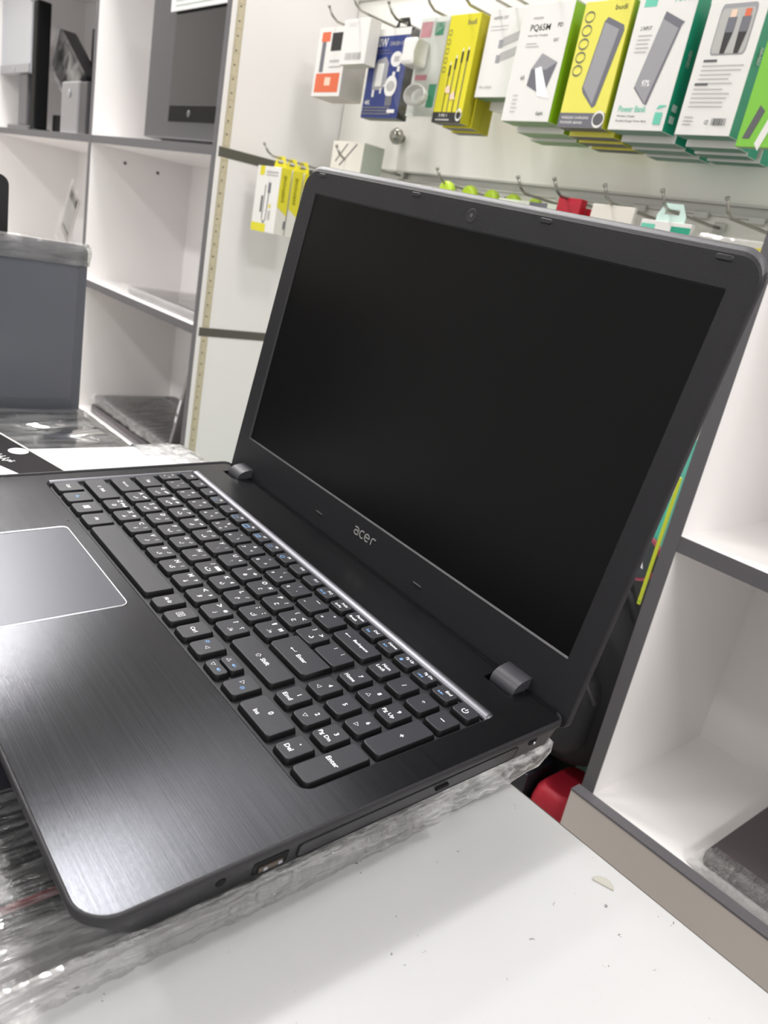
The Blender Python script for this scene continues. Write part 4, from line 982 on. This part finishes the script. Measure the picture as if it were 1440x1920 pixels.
path = dense([((-912, 812), (0, -1)), ((-838, 812), (0, -1))], 5)
film_sheet('clear_bag', path, [(-32, 1362), (-22, 1345), (0, 1325), (4, 1300), (2, 1280), (-4, 1265), (2, 1250), (0, 1235), (-10, 1220), (-30, 1210)], CLEAR, t, amp=4, fr=.05, seed=21, M=Mt)
hook(-878, 1366, label='chromed wire hook holding the clear charger bag')
# 5 yellow cable box
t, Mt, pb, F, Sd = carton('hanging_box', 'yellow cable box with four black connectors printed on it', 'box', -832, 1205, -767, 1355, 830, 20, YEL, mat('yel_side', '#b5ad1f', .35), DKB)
T(pb, 'budi', .62, .90, .05, F, I['i'], .28, 0); put_rect(pb, 0, 0, 1, .10, F, I['k']); T(pb, '3 IN 1', .22, .055, .03, F, I['w'], .28, 0); put_rect(pb, .12, .02, .6, .035, F, I['il'])
for k, (u, v) in enumerate(((.30, .54), (.46, .60), (.64, .66), (.82, .67))):
    put_rect(pb, u - .025, v - .10, u + .035, v, F, I['k']); put_rect(pb, u - .01, v, u + .02, v + .03, F, I['w']); put_rect(pb, u - .012, .10, u + .014, v - .10, F, I['i'] if k % 2 else I['k'])
put_poly(pb, [(.40, .36), (.28, .33), (.30, .28), (.46, .28)], F, I['p']); put_poly(pb, [(.60, .30), (.48, .26), (.5, .22), (.66, .22)], F, I['p'])
put_line(pb, [(.9 + .09 * math.cos(a / 8 * math.pi), .075 + .05 * math.sin(a / 8 * math.pi)) for a in range(16)], .02, F, I['w'], closed=True)
for k in range(5): put_line(pb, [(.10 + .06 * math.cos(a / 6 * math.pi), .84 - k * .085 + .025 * math.sin(a / 6 * math.pi)) for a in range(12)], .008, F, I['i'], closed=True)
done(t, Mt, pb)
behind('yellow cable box', 'box', -832, 1205, -767, 1355, 830, 20, YEL, mat('yel_side', '#b5ad1f', .35), DKB, 'yellow cable boxes on one hook', 2, 4, 2)
hook(-800, 1368, label='chromed wire hook holding the yellow cable boxes'); hook(-745, 1370, label='chromed wire empty hook between the yellow and the white cable boxes')
# 6 white cable box
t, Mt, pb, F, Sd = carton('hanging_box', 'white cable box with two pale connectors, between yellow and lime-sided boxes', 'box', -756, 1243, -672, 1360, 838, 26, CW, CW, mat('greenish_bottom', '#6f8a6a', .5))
T(pb, 'ASPOR CAT', .10, .88, .035, F, I['i'], .34, 0); lines(pb, .08, .80, .5, 2, .04, F, I['il'])
for v in (.45, .62): put_poly(pb, [(.36, v - .06), (1, v + .06), (1, v + .16), (.42, v + .05)], F, I['il']); put_rect(pb, .34, v - .06, .44, v + .03, F, I['sl'])
T(pb, 'PRO SERIES', .08, .10, .03, F, I['il'], .3, 0); done(t, Mt, pb)
behind('plain white cable box', 'box', -752, 1236, -668, 1350, 838, 26, CW, CW, CW, 'white cable boxes on one hook', 2, 6, 3)
hook(-714, 1372, label='chromed wire hook holding the white cable boxes')
# 7 white box with lime side
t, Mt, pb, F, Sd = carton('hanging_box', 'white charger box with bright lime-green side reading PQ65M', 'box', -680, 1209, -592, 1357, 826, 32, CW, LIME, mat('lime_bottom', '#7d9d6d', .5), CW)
T(pb, 'PQ65M', .22, .76, .065, F, I['k'], .40, 0); T(pb, 'Smart Fast Charging', .2, .72, .02, F, I['i'], .40, 0); T(pb, 'PD', .76, .79, .035, F, I['k'], .10, 0); T(pb, 'QC', .74, .67, .03, F, I['k'], .10, 0); put_rect(pb, .24, .87, .44, .885, F, I['il'])
lines(pb, .2, .66, .5, 2, .025, F, I['il'])
put_poly(pb, [(.42, .45), (.40, .31), (.78, .22), (.92, .50), (.58, .58)], F, I['s']); put_poly(pb, [(.42, .45), (.58, .58), (.92, .50), (.72, .44)], F, I['sl'])
put_poly(pb, [(.50, .45), (.62, .47), (.9, .20), (.66, .22)], F, I['sh']); lines(pb, .16, .22, .3, 5, .035, F, I['il']); T(pb, 'GaN', .72, .055, .03, F, I['k'], .14, 0); T(pb, '65', .24, .36, .035, F, I['i'], .08, 0)
done(t, Mt, pb)
behind('white charger box with lime side', 'box', -680, 1205, -592, 1350, 826, 32, CW, LIME, mat('lime_bottom', '#7d9d6d', .5), 'lime-sided boxes on one hook', 2, 5, 3)
hook(-636, 1376, label='chromed wire hook holding the lime-sided charger boxes')
# 8 yellow power bank box
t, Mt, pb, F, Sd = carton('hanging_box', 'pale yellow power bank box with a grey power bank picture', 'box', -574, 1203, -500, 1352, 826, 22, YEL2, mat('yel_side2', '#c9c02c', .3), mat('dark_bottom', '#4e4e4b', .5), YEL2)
T(pb, 'budi', .66, .92, .04, F, I['k'], .24, 0); put_rect(pb, 0, 0, 1, .12, F, I['s'])
put_poly(pb, [(.36, .32), (.50, .84), (.56, .87), (.92, .80), (.95, .76), (.74, .18), (.68, .16), (.40, .28)], F, I['s']); put_poly(pb, [(.38, .33), (.52, .83), (.84, .77), (.66, .19)], F, I['sl'])
for k in range(5): put_line(pb, [(.16 + .10 * math.cos(a / 8 * math.pi), .88 - k * .105 + .04 * math.sin(a / 8 * math.pi)) for a in range(16)], .012, F, I['i'], closed=True)
T(pb, 'WIRELESS CHARGING', .06, .07, .022, F, I['w'], .6, 0); T(pb, 'POWER BANK', .06, .03, .022, F, I['w'], .5, 0)
put_poly(pb, [(.88 + .13 * math.cos(a / 8 * math.pi), .07 + .065 * math.sin(a / 8 * math.pi)) for a in range(16)], lambda u, v: (F(u, v)[0], F(u, v)[1] - .2, F(u, v)[2]), I['i'])
put_line(pb, [(.88 + .12 * math.cos(a / 8 * math.pi), .07 + .06 * math.sin(a / 8 * math.pi)) for a in range(16)], .02, lambda u, v: (F(u, v)[0], F(u, v)[1] - .3, F(u, v)[2]), I['w'], closed=True)
for k in range(5): put_poly(pb, [(.85 + .14 * math.cos(a / 6 * math.pi), .80 - k * .13 + .035 * math.sin(a / 6 * math.pi)) for a in range(12)], Sd, I['y'])
done(t, Mt, pb)
behind('pale yellow power bank box', 'box', -574, 1200, -500, 1346, 826, 22, YEL2, mat('yel_side2', '#c9c02c', .3), mat('dark_bottom', '#4e4e4b', .5), 'yellow power bank boxes on one hook', 3, 6, 2)
hook(-537, 1374, label='chromed wire hook holding the pale yellow power bank boxes')
# 9 teal power bank box
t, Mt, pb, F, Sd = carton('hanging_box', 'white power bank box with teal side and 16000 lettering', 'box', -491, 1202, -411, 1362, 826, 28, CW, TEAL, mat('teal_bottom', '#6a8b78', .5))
put_rect(pb, .10, .86, .32, .93, F, I['m']); T(pb, '16000', .62, .88, .05, F, I['m'], .34, 0); T(pb, '2 INPUT', .14, .70, .028, F, I['i'], .2, 0); lines(pb, .13, .66, .38, 5, .028, F, I['il'])
put_poly(pb, [(.30, .30), (.50, .78), (.52, .82), (.88, .74), (.84, .72), (.60, .18), (.54, .19)], F, I['s']); put_poly(pb, [(.31, .31), (.50, .77), (.80, .70), (.56, .19)], F, I['sl'])
T(pb, '97%', .42, .31, .045, F, I['sh'], .14, 0)
T(pb, 'Power Bank', .12, .13, .045, F, I['m'], .5, 0); T(pb, 'Wireless Charger', .12, .09, .018, F, I['i'], .34, 0); T(pb, 'Durable Charger Power Bank', .12, .055, .018, F, I['i'], .56, 0)
put_rect(pb, .80, .045, .93, .13, F, I['m']); put_poly(pb, [(.80, .15), (.95, .17), (.97, .18), (.84, .18)], F, I['m'])
TR(pb, 'DENMEN', .62, .46, .11, Sd, I['w'], .24); put_rect(pb, .25, .15, .65, .20, Sd, I['w']); put_rect(pb, .25, .07, .65, .12, Sd, I['w'])
done(t, Mt, pb)
behind('teal-sided power bank box', 'box', -491, 1197, -411, 1352, 826, 28, CW, TEAL, mat('teal_bottom', '#6a8b78', .5), 'teal-sided power bank boxes on one hook', 3, 5, 2)
hook(-451, 1380, label='chromed wire hook holding the teal power bank boxes')
# 10 teal cable box with window
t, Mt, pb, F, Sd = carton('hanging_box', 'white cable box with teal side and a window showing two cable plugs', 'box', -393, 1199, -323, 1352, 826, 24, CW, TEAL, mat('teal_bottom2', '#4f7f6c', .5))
put_rect(pb, .30, .93, .46, .97, F, I['m'])
F2 = lambda u, v: (F(u, v)[0], F(u, v)[1] - .15, F(u, v)[2]); F3 = lambda u, v: (F(u, v)[0], F(u, v)[1] - .35, F(u, v)[2])
put_poly(pb, rrect(.22, .55, .84, .89, .05, 4), F, I['sl']); put_poly(pb, rrect(.24, .56, .82, .86, .05, 4), F2, I['il'])
for u, mi in ((.46, 'i'), (.70, 'k')):
    put_poly(pb, [(u - .075, .70), (u + .075, .70), (u + .075, .80), (u - .075, .80)], F3, I['s']); put_rect(pb, u - .05, .80, u + .05, .85, F3, I['p'] if u < .5 else I['o'])
    put_poly(pb, [(u - .06, .56), (u + .02, .56), (u + .07, .70), (u - .07, .70)], F3, I['k'])
put_rect(pb, .16, .505, .40, .522, F, I['i']); lines(pb, .16, .475, .90, 5, .03, F, I['il']); put_rect(pb, .12, .345, .36, .362, F, I['i']); lines(pb, .12, .315, .80, 5, .03, F, I['il'])
bars(pb, .62, .07, .88, .12, F, I['i'], 14); lines(pb, .1, .12, .3, 3, .025, F, I['il']); T(pb, 'CE', .50, .075, .03, F, I['i'], .07, 0)
TR(pb, 'DENMEN', .65, .5, .11, Sd, I['w'], .28); done(t, Mt, pb)
behind('teal-sided cable box', 'box', -393, 1194, -323, 1346, 826, 24, CW, TEAL, mat('teal_bottom2', '#4f7f6c', .5), 'teal-sided cable boxes on one hook', 3, 5, 2)
hook(-358, 1372, label='chromed wire hook holding the teal cable boxes')
# 11 green bag at the right
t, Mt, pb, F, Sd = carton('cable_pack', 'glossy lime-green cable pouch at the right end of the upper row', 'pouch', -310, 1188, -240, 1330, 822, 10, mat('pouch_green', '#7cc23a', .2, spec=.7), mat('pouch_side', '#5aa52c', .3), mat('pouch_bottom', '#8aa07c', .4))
put_rect(pb, 0, .82, 1, 1, F, I['il']); T(pb, 'TYPE', .20, .68, .07, F, I['t'], .5, 0); put_rect(pb, .15, .58, .6, .66, F, I['t']); put_poly(pb, [(.08, .06), (.2, .06), (.32, .26), (.22, .30)], F, I['i'])
put_line(pb, [(.35, .0), (.5, .25), (.62, .45), (.95, .62)], .1, F, I['w']); done(t, Mt, pb)
hook(-275, 1345, label='chromed wire hook holding the green pouch at the right end')

# boxes hung on the left of the bay (yellow/white)
for k, (y, lb) in enumerate(((760, 'white and yellow earphone box on the panel hook, nearest'), (786, 'white and yellow earphone box behind the nearest one'), (812, 'white and yellow earphone box third on the panel hook'))):
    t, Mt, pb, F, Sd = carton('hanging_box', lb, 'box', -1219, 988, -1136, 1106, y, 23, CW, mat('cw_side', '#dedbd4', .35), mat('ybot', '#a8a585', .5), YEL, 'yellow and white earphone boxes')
    if k == 0:
        put_rect(pb, .0, 0, .62, .13, F, I['y']); put_rect(pb, .12, .86, .32, 1, F, I['y']); put_rect(pb, .4, .90, .9, .93, F, I['il']); put_rect(pb, .4, .86, .9, .88, F, I['il'])
        put_rect(pb, .30, .30, .38, .55, F, I['i']); put_line(pb, [(.44, .72), (.42, .2), (.5, .14), (.58, .2), (.60, .60)], .03, F, I['i']); put_rect(pb, .55, .60, .66, .76, F, I['s']); put_rect(pb, .66, .20, .76, .34, F, I['il']); put_rect(pb, .66, .38, .74, .44, F, I['y'])
    put_poly(pb, [(0, .42), (1, .30), (1, 1), (0, 1)], Sd, I['y']); TR(pb, 'EARPHONE', .6, .5, .4, Sd, I['i'], .3); put_rect(pb, .8, .1, .98, .22, Sd, I['s'])
    done(t, Mt, pb)
hook(-1178, 1124, 752, 'wire hook carrying the yellow and white earphone boxes', None)
# earphone box white/grey
t, Mt, pb, F, Sd = carton('hanging_box', 'cream box with two thin black pens printed, just above the laptop lid corner', 'box', -1092, 1080, -1000, 1170, 835, 48, mat('cream', '#e2ddd2', .4), mat('greengrey', '#a7aea3', .4))
put_line(pb, [(.15, .62), (.48, .96)], .03, F, I['i']); put_line(pb, [(.30, .55), (.78, .96)], .03, F, I['i']); put_rect(pb, .45, .30, .6, .36, F, I['b']); done(t, Mt, pb)
hook(-1050, 1140, label='chromed wire hook at the cream box above the lid corner')
# round knob on the slat panel
bm = BM(); lathe(bm, [(6, 0), (8, -6), (14, -12), (15, -20), (10, -27), (3, -29)], (-1070, 980, 1207), 'y', 20); tag(obj('wall_knob', bm, STEEL), 'small round metal knob on the slatwall under the blue box', 'knob')

# lower row (just above the lid)
GRN = mat('lime_lid', '#b8d63a', .35)
for k, x in enumerate((-776, -748, -722, -697, -672)):
    t = thing('round_case', ['lime round earphone case, first from the left behind the lid', 'lime round earphone case, second behind the lid', 'lime round earphone case, third behind the lid', 'lime round earphone case, fourth behind the lid', 'lime round earphone case, last behind the lid'][k], 'case', (x, 840 + k * 22, 1100), 'lime round cases on one hook'); Mt = shift(t)
    bm = BM(); lathe(bm, [(10, 0), (14, 2), (15, 6), (14, 12), (10, 14)], (x, 833 + k * 24, 1103), 'y', 22); [v.co.__setattr__('z', v.co.z + .005) for v in bm.verts]; obj('case_body', bm, GRN, t, Mt)
    bm = BM(); box(bm, x - 20, 836 + k * 24, 1070, x + 8, 842 + k * 24, 1104, bev=1.5); obj('case_card', bm, GRN, t, Mt)
hook(-778, 1118, label='chromed wire hook carrying the lime round cases behind the lid')
t, Mt, pb, F, Sd = carton('hanging_box', 'dark and white small box left of the red box behind the lid', 'box', -672, 1050, -560, 1108, 850, 16, mat('pale_grn', '#d5dbc9', .4), CW); put_rect(pb, .55, .7, .85, 1, F, I['s']); done(t, Mt, pb)
hook(-610, 1116, label='chromed wire lower hook between the lime cases and the red box')
t, Mt, pb, F, Sd = carton('hanging_box', 'red box behind the laptop lid', 'box', -560, 1030, -520, 1119, 850, 14, mat('red_card', '#c21f33', .4), mat('red_card', '#c21f33', .4)); done(t, Mt, pb)
t, Mt, pb, F, Sd = carton('hanging_box', 'second red box stepping down behind the first', 'box', -522, 1030, -488, 1109, 866, 14, mat('red_card', '#c21f33', .4), mat('red_card', '#c21f33', .4)); done(t, Mt, pb)
t, Mt, pb, F, Sd = carton('hanging_box', 'navy and white box in front of the red boxes', 'box', -574, 1020, -500, 1096, 828, 14, mat('navy', '#2a3350', .4), mat('navy', '#2a3350', .4)); put_rect(pb, .34, .8, .78, 1, F, I['w']); done(t, Mt, pb)
hook(-545, 1118, label='chromed wire lower hook in front of the red boxes')
t, Mt, pb, F, Sd = carton('hanging_card', 'plain cream card under the second rail, right of the red box', 'card', -490, 1010, -424, 1114, 836, 6, mat('cream', '#e2ddd2', .4), CW); done(t, Mt, pb)
hook(-462, 1116, label='chromed wire lower hook in front of the cream card')
t, Mt, pb, F, Sd = carton('hanging_card', 'white hang card with two teal squares behind the lid', 'card', -408, 1010, -338, 1102, 832, 8, CW, CW, None, mat('pale_mint', '#cfe9e0', .3)); put_rect(pb, .02, .6, .3, .95, F, I['m']); put_rect(pb, .62, .5, 1, .95, F, I['t']); done(t, Mt, pb)
hook(-378, 1116, label='chromed wire lower hook carrying the teal-square card')
t = thing('cable_bag', 'shiny clear bag with white contents at the right end behind the lid', 'bag', (-290, 835, 1010)); Mt = shift(t)
bm = BM(); box(bm, -330, 838, 1000, -250, 846, 1094, bev=2); obj('white_card', bm, CW, t, Mt)
bm = BM(); box(bm, -254, 832, 1000, -240, 838, 1086, bev=1); obj('yellow_label', bm, YEL, t, Mt)
path = dense([((-334, 832), (0, -1)), ((-246, 832), (0, -1))], 5)
film_sheet('clear_bag', path, [(-8, 1098), (0, 1090), (4, 1075), (2, 1050), (3, 1020), (0, 1000)], CLEAR, t, amp=4, fr=.05, seed=31, M=Mt)
hook(-294, 1114, label='chromed wire last lower hook at the right, over the clear bag')
for x in (-1200, -905, -650, -508, -410, -330, -235):
    bm = BM(); box(bm, x - 11, 970, 1125, x + 11, 976, 1135, bev=1.5); obj('hook_clip', bm, ALU, sw, MS)

# gap between lid and right unit
def gapbox(label, x0, z0, x1, z1, y, d, m1, prints=None, name='hanging_box', cat='box'):
    t, Mt, pb, F, Sd = carton(name, label, cat, x0, z0, x1, z1, y, d, m1, m1)
    if prints: prints(pb, F, Sd)
    done(t, Mt, pb)
def pr_teal(pb, F, Sd):
    put_rect(pb, 0, .62, 1, .74, F, I['w'])
    put_line(pb, [(.82 + .07 * math.cos(a / 8 * math.pi), .24 + .055 * math.sin(a / 8 * math.pi)) for a in range(16)], .05, F, I['k'], closed=True)
gapbox('teal blister pack with a black ring, seen through the gap beside the lid', -330, 695, -222, 868, 770, 14, mat('teal_pack', '#56c3b0', .3), pr_teal)
def pr_yel(pb, F, Sd): put_rect(pb, 0, .02, 1, .03, F, I['l'])
gapbox('narrow yellow-green edge of a hanging pack beside the grey post', -219, 662, -215, 826, 758, 3, mat('acid_yellow', '#c9d43a', .3), pr_yel)
t = thing('round_tag', 'round dark tag with a pink rim and white letter A, beside the grey post', 'tag', (-246, 766, 690)); Mt = shift(t)
bm = BM(); lathe(bm, [(30, 763), (30, 768)], (-238, 0, 716), 'y', 28); obj('rim', bm, mat('pink_rim', '#b5566a', .4), t, Mt)
bm = BM(); lathe(bm, [(26, 761.5), (26, 763)], (-238, 0, 716), 'y', 28); obj('disc', bm, mat('disc_dark', '#3f464b', .4), t, Mt)
bm = BM(); put_text(bm, 'A', -234, 712, 15, lambda u, v: (u, 761.2, v), bold=.03); obj('print', bm, LEGEND, t, Mt, recalc=False)

# black backpack
t = thing('backpack', 'black backpack standing in the bay behind the laptop', 'backpack', (-330, 830, 400)); Mt = shift(t)
CL = mat('bag_cloth', '#17171b', 0.7, bump=.5, bump_s=900)
bm = BM()
loft(bm, [[(x, y, z) for x, y in rrect(-470 + o_, 735 + o_ * .5, -196 - o_, 935 - o_ * .5, 45, 6)] for o_, z in ((18, 415), (4, 430), (0, 470), (0, 540), (6, 590), (22, 625), (50, 645), (85, 652))])
obj('body', bm, CL, t, Mt)
bm = BM(); loft(bm, [[(x, y, z) for x, z in rrect(-430 + o_, 440 + o_, -214 - o_, 560 - o_, 30, 6)] for o_, y in ((0, 738), (0, 722), (5, 714), (16, 709))]); obj('front_pocket', bm, CL, t, Mt)
bm = BM(); tube(bm, [(-420, 715, 556), (-330, 711, 566), (-230, 715, 556), (-212, 722, 530)], 3); obj('zip_piping', bm, mat('piping', '#3a3a3f', .5), t, Mt)
bm = BM(); tube(bm, [(-300, 745, 636), (-262, 735, 640), (-232, 728, 612), (-220, 724, 580)], 5); tube(bm, [(-280, 800, 652), (-240, 770, 672), (-212, 760, 640)], 6); obj('strap', bm, CL, t, Mt)
# red bag and black box
t = thing('red_pouch', 'red cloth pouch lying at the foot of the backpack', 'pouch', (-230, 760, 320)); Mt = shift(t)
bm = BM(); loft(bm, [[(x, y, z) for x, y in rrect(-256 + o_, 706 + o_, -196 - o_, 800 - o_, 16, 6)] for o_, z in ((4, 318.5), (0, 334), (1, 365), (4, 383), (9, 391))]); obj('body', bm, mat('red_cloth', '#a3152a', .6, noise_s=30, noise_a=.35), t, Mt)
t = thing('printed_box', 'black box with large grey lettering behind the table edge', 'box', (-340, 760, 320)); Mt = shift(t)
bm = BM(); box(bm, -470, 706, 318.5, -262, 830, 392, bev=1.5); obj('body', bm, mat('blk_card', '#1b1c22', .4), t, Mt)
bm = BM(); put_text(bm, 'MAX POWER', -325, 758, 20, lambda u, v: (u, v, 392.4), wid=110, bold=.03); put_text(bm, 'SERIES', -300, 726, 16, lambda u, v: (u, v, 392.4), wid=64, bold=.03); obj('print', bm, INK, t, Mt, recalc=False)

# chip of white tape and crumbs on the table
bm = BM(); pts_ = circ(0, 0, 5.2, 5.2, 10, 200, 20); M2 = Matrix.Translation(_v((61, 233, ZT)))
prism(bm, pts_, .05, 1.1, bev=.3); tag(obj('plastic_chip', bm, mat('chip', '#aeaba2', .3), None, M2), 'small half-round chip of clear plastic near the back table edge', 'chip')
bm = BM()
for k in range(6): tube(bm, [(-2, 0, 1), (2, .6, 1.2)], [1.1, .8], 6)
tag(obj('crumb', bm, mat('crumb', '#6f6b62', .8), None, Matrix.Translation(_v((55, 42, ZT)))), 'small grey-brown crumb near the bottom edge of the table', 'crumb')
